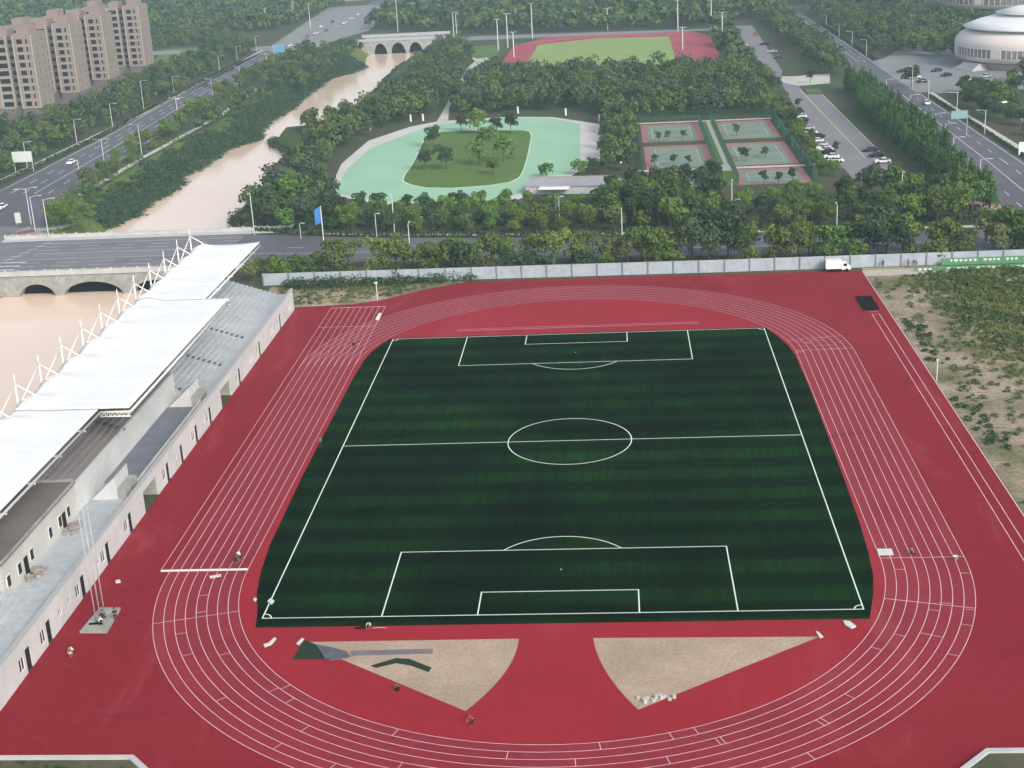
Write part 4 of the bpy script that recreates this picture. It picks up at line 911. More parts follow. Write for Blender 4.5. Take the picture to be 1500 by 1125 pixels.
for u, vb, vt, wh in ((583, 47, 0, 'rising behind the middle of the far bridge'), (605, 30, 5, 'far behind the right arch of the far bridge'), (665, 55, 18, 'right of the far bridge, front one of a pair'), (669, 50, 20, 'right of the far bridge, rear one of a pair'), (390, 42, 12, 'at the left rim of the avenue plaza'), (430, 30, 2, 'on the avenue plaza, nearest the top of the photo'), (455, 42, 5, 'in the middle of the avenue plaza')):
    lamp('tall distant lamp mast '+wh, u, vb, vt, arm=1.5, group='distant lamp masts near the far bridge', r=.24, name='lamp_mast')
x, y = G(553, 440); e = tag(empty('signal_post', (x, y, 0)), 'thin white post with a small box on top in the weedy corner', 'post'); MB().tube([(0, 0, 0), (0, 0, 3.6)], .08, 8).build('pole', M['steel'], e); MB().box(-.35, .35, -.15, .15, 3.602, 3.85).build('box', M['board'], e)
x, y = G(1372, 558); e = tag(empty('utility_post', (x, y, 0)), 'thin pale post standing at the wasteland edge of the track', 'post'); MB().tube([(0, 0, 0), (0, 0, 3.4)], .07, 8).build('pole', M['steel'], e); MB().box(-.2, .2, -.12, .12, 3.402, 3.7).build('box', M['board'], e)
for u, v, wh in ((759, 166, 'behind the middle of the back straight'), (829, 169, 'behind the right end of the back straight'), (878, 178, 'at the far right corner of the pale path'), (906, 179, 'near the corner of the ball courts'), (602, 178, 'at the upper left bend, left one of a close pair'), (620, 177, 'at the upper left bend, right one of a close pair'), (543, 191, 'beside the left bend, nearest the river'), (910, 241, 'by the near corner of the ball courts'), (888, 236, 'beside the pale path above the low building')):
    x, y = G(u, v); e = tag(empty('light_pillar', (x, y, 0)), 'small white light pillar '+wh, 'light pillar', 'light pillars around the rink')
    MB().box(-.3, .3, -.3, .3, 0, 2.2).build('shaft', M['steel'], e); MB().box(-.36, .36, -.36, .36, 2.202, 2.5).build('cap', M['board'], e)
x, y = G(474, 352); e = tag(empty('banner_pole', (x, y, 0)), 'pole with a slanted blue banner beside the cross road', 'banner'); h = hgt(474, 352, 302)
MB().tube([(0, 0, 0), (0, 0, h)], .12, 8).build('pole', M['steel'], e); MB().add([(-1.6, 0, h-4.6), (-.15, 0, h-4.0), (-.15, 0, h-.1), (-1.6, 0, h-.9)]+[(-1.6, .08, h-4.6), (-.15, .08, h-4.0), (-.15, .08, h-.1), (-1.6, .08, h-.9)], [(0, 1, 2, 3), (7, 6, 5, 4), (0, 4, 5, 1), (1, 5, 6, 2), (2, 6, 7, 3), (3, 7, 4, 0)]).build('banner', M['blue'], e)
def gantry(label, u, vb, w_, z0, z1, m, posts, cat='road sign'):
    x, y = G(u, vb); e = tag(empty('road_sign', (x, y, 0)), label, cat)
    MB().box(-w_/2, w_/2, -.08, .08, z0, z1).build('board', m, e)
    p = MB()
    for px_ in posts: p.tube([(px_, .2, 0), (px_, .2, z1)], .15, 8)
    p.build('post', M['greysteel'], e)
gantry('pale blank roadside board on two posts by the west footpath', 36, 252, 6.5, 3.2, 6.6, M['board'], (-3.0, 3.0), 'signboard')
gantry('teal sign board over the right lanes of the east avenue', 1403, 198, 4.6, 5.0, 7.4, M['teal'], (2.6,))
gantry('blue road sign over the far end of the west avenue', 411, 90, 5.5, 4.5, 8.5, mat('sign_cyan', (.13, .33, .45)), (-3.2,))
gantry('small white board on a post at the road corner by the bridge', 28, 330, 1.6, .6, 3.4, M['board'], (-.6,), 'signboard')
gantry('white information board at the right edge behind the avenue footpath', 1497, 228, 2.0, .3, 3.8, mat('fresh_white', (.8, .8, .8)), (-.8, .8), 'signboard')
# ------------------------------------------------------------------ flagpoles on their plinth
pp = PX((117, 928), (157, 928), (177, 893), (147, 893)); e = tag(empty('flag_plinth', (*pp[0], 0)), 'grey slab for the flagpoles on the red apron before the stand', 'plinth')
MB().prism([(p[0]-pp[0][0], p[1]-pp[0][1]) for p in pp], 0.02, .3).build('slab', M['oldconc'], e)
for i, (u, v, vt) in enumerate(((141, 911, 748), (147, 905, 742), (153, 898, 738))):
    x, y = G(u, v, .3); e = tag(empty('flagpole', (x, y, .3)), ('nearest', 'middle', 'farthest')[i]+' of the three bare thin flagpoles before the stand', 'flagpole', 'bare flagpoles')
    h = hgt(u, v, vt); MB().tube([(0, 0, 0), (0, 0, h)], [.085, .045], 8).build('pole', M['greysteel'], e, True); MB().lathe([(0, h), (.09, h+.08), (.07, h+.18), (0, h+.22)], (0, 0), 8).build('finial', M['steel'], e, True)
# ------------------------------------------------------------------ low building by the rink
bx, by = G(770, 285); bx2, by2 = G(908, 283)
e = tag(empty('low_building', (bx, by, -.9)), 'long low building with a lavender grey flat roof beside the rink', 'building'); L_ = bx2-bx; dy = by2-by
MB().box(0, L_, 0, 9, 0, 3.0, rz=math.atan2(dy, L_)).build('wall', M['concrete'], e)
MB().box(-.3, L_+.3, -.3, 9.3, 3.002, 3.3, rz=math.atan2(dy, L_)).build('roof', mat('lavender_roof', (.30, .30, .34), .85, (.35, .35, .38), .1), e)
pk = MB(); pk.box(-.3, L_+.3, 9.0, 9.3, 3.302, 3.9, rz=math.atan2(dy, L_)); pk.build('parapet', M['oldconc'], e)
MB().box(4, L_*.48, -3.4, -.35, 2.8, 3.0, rz=math.atan2(dy, L_)).build('awning', M['canopy'], e)
# ------------------------------------------------------------------ apartment blocks
def apartment(first=None):
    e = empty('apartment_block', (0, 0, 0))
    NF, FH, B0 = 9, 3.0, 5.6; ZT = B0+NF*FH
    # layout along -x from the south-east corner: (x_right, width, proud, kind)
    bays = [(0, 8.0, 0, 'A'), (8, 2.6, 1.6, 'R'), (10.6, 5.6, .8, 'B'), (16.2, 3.4, .4, 'S'), (19.6, 8.0, 0, 'A'), (27.6, 2.6, 1.6, 'R'), (30.2, 5.6, .8, 'B')]
    wl = MB(); ps = MB(); bs = MB()
    for x, w_, d, k in bays:
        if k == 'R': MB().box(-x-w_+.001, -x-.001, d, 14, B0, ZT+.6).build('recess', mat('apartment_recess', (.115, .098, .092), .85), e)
        else: wl.box(-x-w_+.001, -x-.001, d, 14, B0, ZT+(1.4 if k == 'A' else .6), 0)
        bs.box(-x-w_+.001, -x-.001, d+.3, 13.7, 0, B0-.002)
        if k in 'AB':
            for xx in ((-x-.45, -x-.05), (-x-w_+.05, -x-w_+.45)): ps.box(xx[0], xx[1], d-.25, d-.002, B0+(0 if k == 'A' else .5), ZT+1)
        for fl_ in range(NF):
            if k in 'AB': ps.box(-x-w_+.452, -x-.452, d-.12, d-.002, B0+fl_*FH-.12, B0+fl_*FH+.12)
    bs.box(-36, 1.5, -1.5, .28, 0, 3.0)
    wl.build('wall', M['apt'], e); ps.build('pilaster', M['aptw'], e); bs.build('base', M['aptb'], e)
    rf = MB()
    rf.box(-7.8, -.4, .5, 13, ZT+1.402, ZT+1.7); rf.build('roof', M['aptr'], e); MB().box(-27.4, -19.8, .5, 13, ZT+1.402, ZT+1.7).build('roof', M['aptr'], e)
    for b6 in ((-6.5, -1.8, 3, 11, ZT+1.702, ZT+4.2), (-26, -21, 3, 11, ZT+1.702, ZT+4.2), (-16, -11, 4, 11, ZT+.602, ZT+3.2)): MB().box(*b6).build('penthouse', M['aptr'], e)
    protos = {}
    def win(w_, h_):
        if (w_, h_) not in protos:
            f = MB(); f.box(-w_/2-.1, w_/2+.1, -.10, -.003, -.12, 0); f.box(-w_/2-.1, w_/2+.1, -.10, -.003, h_, h_+.1); f.box(-w_/2-.1, -w_/2, -.1, -.003, .002, h_-.002); f.box(w_/2, w_/2+.1, -.1, -.003, .002, h_-.002)
            f.box(-w_/2+.001, w_/2-.001, -.06, -.004, .002, h_-.002, 1); me = f.build('window', [M['aptw'], M['dark']]); protos[(w_, h_)] = me.data; bpy.data.objects.remove(me)
        return protos[(w_, h_)]
    for x, w_, d, k in bays:
        for fl_ in range(NF):
            z = B0+fl_*FH+.75
            for cx_, ww in {'A': ((2.2, .8), (5.0, 2.4)), 'R': ((1.3, 2.2),), 'B': ((2.8, 4.0),), 'S': ((1.7, 1.4),)}[k]:
                o = link('window', win(ww, 1.85), e); o.location = (-x-cx_, d, z)
    for fl_ in range(NF):
        for yy in (4.0, 9.5): o = link('window', win(.9, 1.4), e); o.location = (0, yy, B0+fl_*FH+.9); o.rotation_euler = (0, 0, math.pi/2)
    return e
ap = apartment()
spots = [(-217, 356, 'nearest apartment tower with pink walls, cut by the left edge of the photo'), (-218, 401, 'second apartment tower from the left edge, behind the nearest one'), (-219, 443, 'third apartment tower from the left edge, before the last of the row'), (-218, 493, 'last apartment tower of the row at its right end beside the fields'), (-290, 425, 'apartment block at the back left showing only its roof storeys')]
for i, (x, y, lab) in enumerate(spots):
    o = ap if i == 0 else copy_tree(ap)
    o.location = (x, y, 0); tag(o, lab, 'apartment building', 'pink apartment towers')
# ------------------------------------------------------------------ arenas
def arena(label, c, R_, H_, ramp=True):
    e = tag(empty('round_arena', (c[0], c[1], 0)), label, 'arena'); k = R_/34; z = H_/22
    MB().lathe([(R_*.90, 0), (R_*.91, 3.0*z)], (0, 0), 96).build('base', mat('arena_base', (.40, .36, .34), .7), e)
    MB().lathe([(R_*.92, 2.8*z), (R_*.985, 3.2*z), (R_, 5.0*z)], (0, 0), 96).build('lower_wall', M['arena'], e, True)
    MB().lathe([(R_*.992, 5.0*z), (R_*.996, 8.2*z)], (0, 0), 96).build('glass_band', M['arenag'], e, True)
    for wv in (.10, 2.0):
        mo = MB().box(R_*.99, R_+.03, -wv, wv, 5.0*z, 8.2*z).build('mullion', M['arena'], e); first = True
        for i in range(96):
            if (i % 12 == 0) != (wv > 1): continue
            if not first: mo = mo.copy(); col.objects.link(mo)
            first = False; mo.rotation_euler = (0, 0, 2*math.pi*i/96)
    MB().lathe([(R_, 8.2*z), (R_*1.0, 9.4*z), (R_*.985, 11*z), (R_*.93, 13.0*z), (R_*.86, 14.3*z), (R_*.84, 14.3*z)], (0, 0), 96).build('upper_wall', M['arena'], e, True)
    MB().lathe([(R_*.84, 14.0*z), (R_*.84, 15.3*z)], (0, 0), 96).build('shadow_gap', M['greysteel'], e, True)
    MB().lathe([(R_*.84, 15.25*z), (R_*.90, 15.3*z), (R_*.905, 15.7*z), (R_*.75, 17.6*z), (R_*.52, 19.6*z), (R_*.45, 20.0*z)], (0, 0), 96).build('roof', M['arenar'], e, True)
    MB().lathe([(R_*.45, 19.9*z), (R_*.45, 20.5*z), (R_*.53, 20.55*z), (R_*.535, 20.9*z), (R_*.3, 22.6*z), (0, 23.4*z)], (0, 0), 96).build('roof_cap', M['arenar'], e, True)
    if ramp:
        r_ = MB(); 
        for i in range(10): r_.box(R_*.9, R_*1.0+4.5-i*.45, -6+i*.15, 6-i*.15, i*.25+.001, (i+1)*.25, rz=math.radians(205))
        r_.build('entrance_steps', M['concrete'], e)
    return e
arena('white round arena with a stepped disc roof at the right edge', (181, 405), 33, 21.5)
arena('second pale round arena half hidden behind the first at the top right', (238, 638), 47, 25, False)
# distant pale buildings at the top of the frame
random.seed(77)
for i, (x, y, w_, d, h, lab) in enumerate(((-420, 1120, 120, 30, 20, 'wide pale low building far off behind the apartment towers'), (-330, 1060, 40, 20, 18, 'pale low hall far off above the west avenue, left of the glinting roofs'), (-250, 1010, 50, 22, 19, 'pale block far off above the end of the west avenue'), (-205, 960, 34, 16, 9, 'small pale hall far off beside the avenue plaza'))):
    e = tag(empty('distant_building', (x, y, 0)), lab, 'building', None); MB().box(-w_/2, w_/2, 0, d, 0, h).build('wall', M['concrete'], e); MB().box(-w_/2-.5, w_/2+.5, -.5, d+.5, h+.01, h+.6).build('roof', M['fence'], e)
    wn_ = MB()
    for q in range(int(w_/5)): wn_.box(-w_/2+q*5+1, -w_/2+q*5+3.8, -.15, -.01, h*.45, h*.75)
    wn_.build('window_band', M['dark'], e)
# ------------------------------------------------------------------ vehicles
def make_car(paint):
    e = empty('parked_car', (0, 0, 0)); L_, W_ = 4.5, 1.78
    b = MB(); prof = [(-2.25, .32), (-2.25, .72), (-2.12, .92), (-1.3, .98), (-1.0, 1.0), (1.0, 1.02), (1.75, .98), (2.15, .9), (2.25, .6), (2.22, .32)]
    for sgn in (1,):
        n = len(prof); vs = []
        for yy, kx in ((-W_/2, .97), (-W_/2+.12, 1), (W_/2-.12, 1), (W_/2, .97)):
            vs += [(x*kx, yy, z if abs(yy) < W_/2-.05 else .34+(z-.32)*.93) for x, z in prof]
        fs = [tuple(range(n)), tuple(range(3*n, 4*n))[::-1]]
        for a in range(3):
            for i in range(n): fs.append((a*n+i, (a+1)*n+i, (a+1)*n+(i+1) % n, a*n+(i+1) % n))
        b.add(vs, fs)
    b.build('body', paint, e)
    g = MB(); bot = [(-1.15, -.80), (1.62, -.80), (1.62, .80), (-1.15, .80)]; top = [(-.45, -.62), (1.05, -.62), (1.05, .62), (-.45, .62)]
    g.add([(x, y, .985) for x, y in bot]+[(x, y, 1.40) for x, y in top], [(0, 1, 5, 4), (1, 2, 6, 5), (2, 3, 7, 6), (3, 0, 4, 7)]); g.build('windows', M['dark'], e)
    r = MB(); r.add([(x, y, 1.401) for x, y in top]+[(x*.93+.03, y*.9, 1.46) for x, y in top], [(0, 1, 5, 4), (1, 2, 6, 5), (2, 3, 7, 6), (3, 0, 4, 7), (4, 5, 6, 7)]); r.build('roof', paint, e)
    for x in (-1.38, 1.38):
        for y in (-.80, .80):
            w_ = MB(); w_.tube([(x, y-.11, .33), (x, y+.11, .33)], .33, 14); w_.build('wheel', M['black'], e)
    for y in (-.62, .62):
        MB().box(-2.27, -2.19, y-.2, y+.2, .62, .76).build('headlight', M['board'], e); MB().box(2.2, 2.28, y-.2, y+.2, .66, .8).build('tail_light', mat('tail_red', (.3, .02, .02), .4), e)
    return e
def cpaint(n, c): return mat('paint_'+n, c, .3, spec=.5)
paints = dict(white=cpaint('white', (.78, .79, .79)), black=cpaint('black', (.018, .019, .022)), silver=cpaint('silver', (.42, .44, .46)), navy=cpaint('navy', (.03, .04, .08)), red=cpaint('red', (.35, .03, .03)), blue=cpaint('blue', (.05, .15, .40)))
cproto = {}
def car(u, v, rz, pc, label, group=None):
    x, y = G(u, v)
    if pc not in cproto: cproto[pc] = o = make_car(paints[pc])
    else: o = copy_tree(cproto[pc])
    o.location = (x, y, .06); o.rotation_euler = (0, 0, rz); tag(o, label, 'car', group)
R90 = math.pi/2
PK = 'cars in the parking lot'; NP = 'cars in the far parking lot'; EA = 'cars on the east avenue and forecourt'; WA = 'cars on the west avenue'
for a in ((1187, 197, 0, 'white', 'white car parked just behind the lone black one at the left of the lot', PK), (1198, 202, 0, 'black', 'lone black car at the left side of the parking lot', PK), (1196, 209, 0, 'white', 'white car parked next below the lone black one', PK), (1202, 214, 0, 'silver', 'silver car in the left row, between white cars', PK), (1206, 219, 0, 'white', 'white car in the left row just below the silver one', PK), (1212, 225, 0, 'black', 'dark car half hidden in the left row near the small tree', PK), (1218, 232, 0, 'white', 'white car at the near end of the left row', PK),
    (1183, 190, 0, 'silver', 'silver car farther up the left row above the lone black car', PK), (1209, 222, .2, 'white', 'white car squeezed between two cars low in the left row', PK), (1224, 238, 0, 'white', 'last white car at the hedge end of the left row', PK), (1275, 222, 0, 'navy', 'farthest of the three cars parked at the right kerb of the lot', PK), (1284, 230, 0, 'black', 'black middle car of the three at the right kerb of the lot', PK), (1293, 239, 0, 'white', 'white nearest car of the three at the right kerb of the lot', PK), (1175, 178, 0, 'black', 'black car by the left kerb near the lot entrance', PK), (1172, 173, 0, 'white', 'white car behind the black one near the lot entrance', PK),
    (1093, 76, 0, 'white', 'white car in the left row of the far lot, middle of three', NP), (1089, 68, 0, 'silver', 'silver car at the far end of the left row in the far lot', NP), (1100, 97, 0, 'white', 'white car at the near end of the left row in the far lot', NP), (1107, 52, R90, 'red', 'red car at the far edge of the far lot', NP), (1120, 66, 0, 'black', 'dark car at the right side of the far lot', NP), (1140, 86, 0, 'navy', 'dark blue car near the exit of the far lot', NP), (1131, 77, 0, 'silver', 'silver car between two dark ones in the far lot', NP),
    (1322, 106, .2, 'black', 'black car crossing the junction before the arena', EA), (1340, 115, .1, 'white', 'white car at the junction corner by the tall lamp', EA), (1350, 121, .1, 'black', 'dark car beside the white one at the junction corner', EA), (1357, 153, R90, 'white', 'white car driving beside the right kerb of the east avenue', EA), (1470, 152, .3, 'white', 'white car parked in the visitor car park at the right edge', EA), (1497, 172, .3, 'black', 'dark car at the right edge in the visitor car park', EA), (1386, 112, .5, 'black', 'black car by the arena steps', EA), (1415, 119, .5, 'white', 'white car parked at the foot of the arena', EA), (1443, 114, .5, 'silver', 'silver car parked beneath the arena wall', EA), (1372, 105, .5, 'navy', 'dark car left of the arena steps', EA),
    (105, 240, R90, 'white', 'white car driving along the middle of the west avenue', WA), (3, 306, R90, 'white', 'white car at the left edge on the west avenue', WA), (262, 146, R90, 'silver', 'silver car far up the west avenue beside the hedge', WA), (337, 104, R90, 'black', 'black car far up the west avenue', WA), (300, 126, R90, 'navy', 'dark car far up the west avenue between lamps', WA)):
    car(*a)
random.seed(50)
for i, (u, v) in enumerate(((425, 68), (440, 62), (450, 55), (463, 50), (478, 46), (470, 40), (495, 40), (505, 35), (487, 33), (515, 28), (500, 25), (525, 22))):
    car(u, v, random.uniform(1.2, 1.8), ['white', 'silver', 'red', 'white', 'blue', 'white', 'silver', 'white', 'black', 'white', 'silver', 'white'][i], 'tiny distant %s vehicle on the plaza at the end of the west avenue' % ['white', 'silver', 'red', 'white', 'blue', 'white', 'silver', 'white', 'black', 'white', 'silver', 'white'][i], 'distant vehicles on the plaza')
# box van beside the fence
x, y = G(1228, 397); e = tag(empty('box_truck', (x, y, .0)), 'small white box truck parked by the fence at the far right of the track', 'truck'); e.scale = (.92, .92, .92)
MB().box(-2.9, .55, -.95, .95, .75, 2.75).build('cargo_box', paints['white'], e)
c_ = MB(); prof = [(.6, .5), (2.6, .5), (2.65, 1.15), (2.2, 1.35), (1.75, 2.05), (.6, 2.1)]; n = len(prof)
c_.add([(x_, -.88, z_) for x_, z_ in prof]+[(x_, .88, z_) for x_, z_ in prof], [tuple(range(n)), tuple(range(n, 2*n))[::-1]]+[(i, n+i, n+(i+1) % n, (i+1) % n) for i in range(n)]); c_.build('cab', paints['white'], e)
MB().add([(2.24, -.75, 1.4), (2.24, .75, 1.4), (1.82, .70, 2.0), (1.82, -.70, 2.0)], [(0, 1, 2, 3)]).build('windscreen', M['dark'], e); MB().box(1.0, 1.75, -.9, -.882, 1.3, 1.9).build('side_window', M['dark'], e); MB().box(-3.0, 2.5, -.8, .8, .42, .62).build('chassis', M['black'], e)
for x_ in (-1.9, 1.7):
    for y_ in (-.8, .8): MB().tube([(x_, y_-.13, .38), (x_, y_+.13, .38)], .38, 14).build('wheel', M['black'], e)
# ------------------------------------------------------------------ things lying about on the track
def flat(name, label, cat, pts, z0, z1, m, bump_=0):
    P = PX(*pts); e_ = MB(); c0 = P[0]; e_.prism([(p[0]-c0[0], p[1]-c0[1]) for p in P], 0, z1-z0); o = e_.build(name, m); o.location = (*c0, z0); return tag(o, label, cat)
flat('landing_mat', 'black landing mat at the head of the jump runway', 'mat', ((1254, 436), (1276, 436), (1288, 454), (1265, 455)), .04, .35, M['black'])
flat('turf_strip', 'dark grey strip of backing laid straight across the left sand pit', 'turf strip', ((514, 954), (634, 951), (634, 958), (514, 961)), .045, .07, M['strip'])
flat('turf_offcut', 'bent dark green offcut of turf lying on the left sand pit', 'turf offcut', ((543, 976), (580, 965), (600, 966), (632, 979), (628, 985), (600, 975), (580, 972), (551, 979)), .045, .09, M['turfdark'])
flat('turf_sheet', 'triangular dark green turf sheet at the tip of the left sand pit', 'turf sheet', ((446, 938), (463, 945), (476, 966), (429, 966)), .045, .09, M['turfdark'])
flat('tarpaulin', 'crumpled dark grey tarpaulin over the tip of the left sand pit', 'tarpaulin', ((463, 946), (485, 950), (508, 956), (513, 963), (500, 966), (485, 969), (476, 966)), .05, .2, M['tarp'])
flat('paper_board', 'pale blue-grey board lying on the inner lanes at the right bend', 'board', ((1284, 805), (1306, 805), (1309, 814), (1287, 814)), .05, .12, M['board'])
flat('white_sheet', 'crumpled white sheet on the red infield by the lower right pitch corner', 'sheet', ((1235, 911), (1245, 912), (1254, 919), (1247, 922), (1238, 917)), .045, .2, M['board'])
flat('white_sheet', 'small white sheet at the right tip of the right sand pit', 'sheet', ((1195, 926), (1199, 927), (1206, 934), (1201, 936)), .045, .15, M['board'])
flat('white_sheet', 'crumpled white sheet on the red infield left of the green turf sheet', 'sheet', ((386, 945), (394, 943), (402, 935), (405, 937), (398, 945), (388, 949)), .045, .15, M['board'])
flat('white_sheet', 'small white scrap touching the tip of the green turf sheet', 'sheet', ((434, 944), (442, 936), (446, 937), (438, 946)), .045, .12, M['board'])
flat('start_board', 'white board lying on the sprint lanes near their far end', 'board', ((550, 469), (555, 470), (559, 460), (555, 460)), .05, .2, mat('fresh_white', (.8, .8, .8)))
flat('start_board', 'short white board lying just below the finish line', 'board', ((307, 845), (324, 842), (324, 845), (308, 848)), .05, .12, M['board'])
flat('drain_cover', 'small white slab on the red apron before the stand', 'slab', ((169, 851), (176, 850), (177, 854), (170, 855)), .025, .12, M['board'])
for u, v, lab in ((397, 883, 'white spread of cloth on the left touchline near the lower corner'), (374, 880, 'white bag on the red beside the lower left pitch edge')):
    k9 = 1 if u > 390 else .5
    flat('white_cloth', lab, 'cloth', ((u-5*k9, v), (u-1, v-4*k9), (u+5*k9, v-1), (u+1, v+4*k9), (u-3*k9, v+2)), .08, .25, M['board'])
e = tag(empty('slab_stack', (*G(962, 1024), .04)), 'row of pale concrete pieces along the edge of the right sand pit', 'rubble'); s_ = MB(); random.seed(4)
for i in range(9): s_.box(-2.0+i*.45, -1.65+i*.45, -.25+random.uniform(-.2, .2), .1+random.uniform(-.1, .3), 0, random.uniform(.12, .4), rz=random.uniform(-.2, .5))
s_.build('piece', M['concrete'], e)
for i, (u, v, c_, lab) in enumerate(((104, 962, (.6, .38, .18), 'small orange bucket beside the crouching worker before the stand'), (518, 506, (.02, .02, .025), 'black bucket standing on the far left bend lanes'), (582, 1012, (.05, .03, .03), 'dark tool bucket at the slanting edge of the left sand pit'), (1400, 820, (.75, .75, .72), 'white tub on the outer lanes of the right bend'))):
    x, y = G(u, v); e = tag(empty('bucket', (x, y, .03)), lab, 'bucket'); MB().lathe([(0, 0), (.2, 0), (.27, .45), (.29, .45), (.25, .42), (.2, .05)], (0, 0), 16).build('pail', mat('pail_%d' % i, c_, .6), e, True)
    MB().tube([(.27*math.cos(t), 0, .45+.25*math.sin(t)) for t in [math.pi*k_/8 for k_ in range(9)]], .012, 5).build('handle', M['greysteel'], e)
# ------------------------------------------------------------------ people
def skin(name, V, E_, m, parent, lv=1):
    me = bpy.data.meshes.new(name); me.from_pydata([v[:3] for v in V], E_, []); me.materials.append(m); o = link(name, me, parent)
    sm = o.modifiers.new('skin', 'SKIN'); sm.use_smooth_shade = True
    for i, v in enumerate(V): me.skin_vertices[0].data[i].radius = (v[3], v[3] if len(v) < 5 else v[4]); me.skin_vertices[0].data[i].use_root = i == 0
    ss = o.modifiers.new('sub', 'SUBSURF'); ss.levels = lv; ss.render_levels = lv; return o
def person(u, v, rz, pose, shirt, trouser, label, z=.03):
    x, y = G(u, v, z); e = tag(empty('person', (x, y, z), rz), label, 'person')
    if pose == 'stand': hip, chest, neck, head = (0, 0, .93), (0, .02, 1.3), (0, .03, 1.47), (0, .06, 1.62); kn = [(-.1, .04, .5), (.11, -.03, .5)]; ft = [(-.11, .0, .07), (.13, -.06, .07)]; el = [(-.27, .0, 1.12), (.27, .02, 1.12)]; hd = [(-.28, .12, .88), (.27, .16, .9)]
    elif pose == 'bend': hip, chest, neck, head = (0, -.15, .88), (0, .2, 1.12), (0, .36, 1.16), (0, .5, 1.14); kn = [(-.11, .02, .5), (.12, .02, .5)]; ft = [(-.12, -.05, .07), (.13, .05, .07)]; el = [(-.24, .35, .85), (.24, .35, .85)]; hd = [(-.16, .48, .55), (.16, .5, .58)]
    else: hip, chest, neck, head = (0, -.1, .33), (0, .1, .7), (0, .2, .86), (0, .28, .99); kn = [(-.17, .32, .5), (.17, .3, .48)]; ft = [(-.15, .12, .07), (.16, .08, .07)]; el = [(-.26, .3, .58), (.26, .32, .56)]; hd = [(-.14, .52, .38), (.14, .55, .36)]
    sh = [(-.19, chest[1]+.03, chest[2]+.08), (.19, chest[1]+.03, chest[2]+.08)]
    V = [(*hip, .13, .11), (*chest, .15, .11), (*neck, .06), (head[0], head[1], head[2]-.06, .085, .09), (head[0], head[1]+.01, head[2]+.07, .08, .09)]; E_ = [(0, 1), (1, 2), (2, 3), (3, 4)]
    def addv(p, r, frm): V.append((*p, r)); E_.append((frm, len(V)-1)); return len(V)-1
    SV, SE = [(*hip, .145, .12), (*chest, .17, .125), (neck[0], neck[1]-.02, neck[2]-.05, .08)], [(0, 1), (1, 2)]; TV, TE = [(hip[0], hip[1], hip[2]+.02, .15, .125)], []
    for s_ in (0, 1):
        sg = -1 if s_ == 0 else 1
        i = addv((sg*.1, hip[1], hip[2]-.06), .09, 0); i = addv(kn[s_], .06, i); i = addv(ft[s_], .04, i); addv((ft[s_][0], ft[s_][1]+.17, .04), .035, i)
        i = addv(sh[s_], .06, 1); i = addv(el[s_], .042, i); i = addv(hd[s_], .03, i)
        dx = Vector(hd[s_])-Vector(el[s_]); dx.normalize(); pal = Vector(hd[s_])+dx*.07; j = addv(tuple(pal), .03, i); sd_ = dx.orthogonal().normalized()
        for q in range(4): tip = pal+dx*(.07+.012*(1.5-abs(q-1.5)))+sd_*(q-1.5)*.024; addv(tuple(tip), .009, j)
        addv(tuple(pal-sd_*.06+dx*.01), .01, j)
        n0 = len(SV); SV += [(*sh[s_], .075), (*el[s_], .056)]; SE += [(1, n0), (n0, n0+1)]
        n0 = len(TV); TV += [(sg*.1, hip[1], hip[2]-.06, .105), (*kn[s_], .075), (ft[s_][0], ft[s_][1], .12, .058)]; TE += [(0, n0), (n0, n0+1), (n0+1, n0+2)]
    skin('body', V, E_, mat('skin_tone', (.36, .22, .15), .6), e)
    skin('shirt', SV, SE, shirt, e); skin('trousers', TV, TE, trouser, e)
    hr = MB(); hr.lathe([(.0, .125), (.06, .115), (.095, .07), (.105, .0), (.09, -.03)], (0, 0), 14); o = hr.build('hair', M['black'], e, True); o.location = (head[0], head[1]-.015, head[2]+.045)
    return e
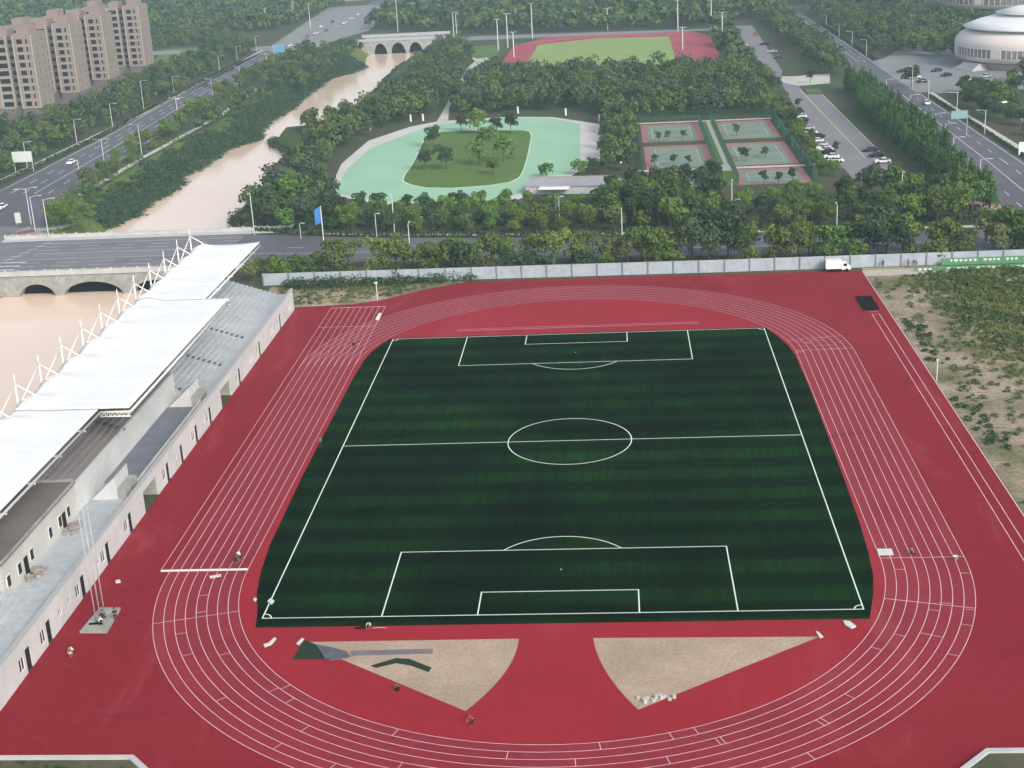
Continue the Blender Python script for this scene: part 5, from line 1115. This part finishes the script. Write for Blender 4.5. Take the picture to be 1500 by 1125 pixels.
cl = dict(dark=mat('cloth_dark', (.02, .02, .025), .9), white=mat('cloth_white', (.6, .6, .6), .9), grey=mat('cloth_grey', (.12, .12, .13), .9), red=mat('cloth_red', (.30, .03, .04), .9), navy=mat('cloth_navy', (.03, .04, .08), .9))
person(153, 906, 1.2, 'crouch', cl['dark'], cl['dark'], 'person in black crouching on the flagpole slab', .3)
person(146, 914, -1.0, 'crouch', cl['white'], cl['dark'], 'person in a white top crouching over tools on the flagpole slab', .3)
person(170, 910, .5, 'stand', cl['dark'], cl['dark'], 'person in dark clothes standing at the right end of the flagpole slab')
person(107, 957, 2.4, 'crouch', cl['white'], cl['dark'], 'person in a white top crouching beside an orange bucket before the stand')
person(345, 824, -1.5, 'crouch', cl['dark'], cl['dark'], 'person in dark clothes crouching at the finish line')
person(352, 822, 1.0, 'bend', cl['white'], cl['dark'], 'person in a white top bending at the finish line')
person(470, 655, .4, 'stand', cl['grey'], cl['dark'], 'small figure in grey standing on the inner lane of the left straight')
person(542, 921, 2.8, 'crouch', cl['white'], cl['dark'], 'person in a white top crouching at the near edge of the pitch')
person(692, 1064, 1.6, 'bend', cl['red'], cl['dark'], 'person in dark red bending on the infield below the left sand pit')
person(1293, 392, .3, 'stand', cl['dark'], cl['navy'], 'person in dark clothes by the fence, next to the white truck')
person(1330, 391, -.4, 'stand', cl['red'], cl['dark'], 'person in a red top standing at the fence beside the green banner')
person(1342, 390, .9, 'bend', cl['red'], cl['navy'], 'person in a red top bending at the start of the green banner')
person(1337, 813, 1.2, 'crouch', cl['grey'], cl['dark'], 'person in grey crouching on the lanes at the right bend')
for i, (u, v, lab) in enumerate(((530, 921, 'dark tool roll lying left of the worker at the pitch edge'), (556, 921, 'thin tool bar lying right of the worker at the pitch edge'), (141, 918, 'dark folded tarp on the flagpole slab'))):
    x, y = G(u, v, .05); e = tag(empty('tool_roll', (x, y, .31 if i == 2 else .04)), lab, 'tool'); MB().tube([(-.8, 0, .1), (0, .1, .12), (.8, 0, .1)], [.1, .13, .09] if i != 1 else .04, 8).build('roll', M['black'] if i != 1 else M['greysteel'], e)
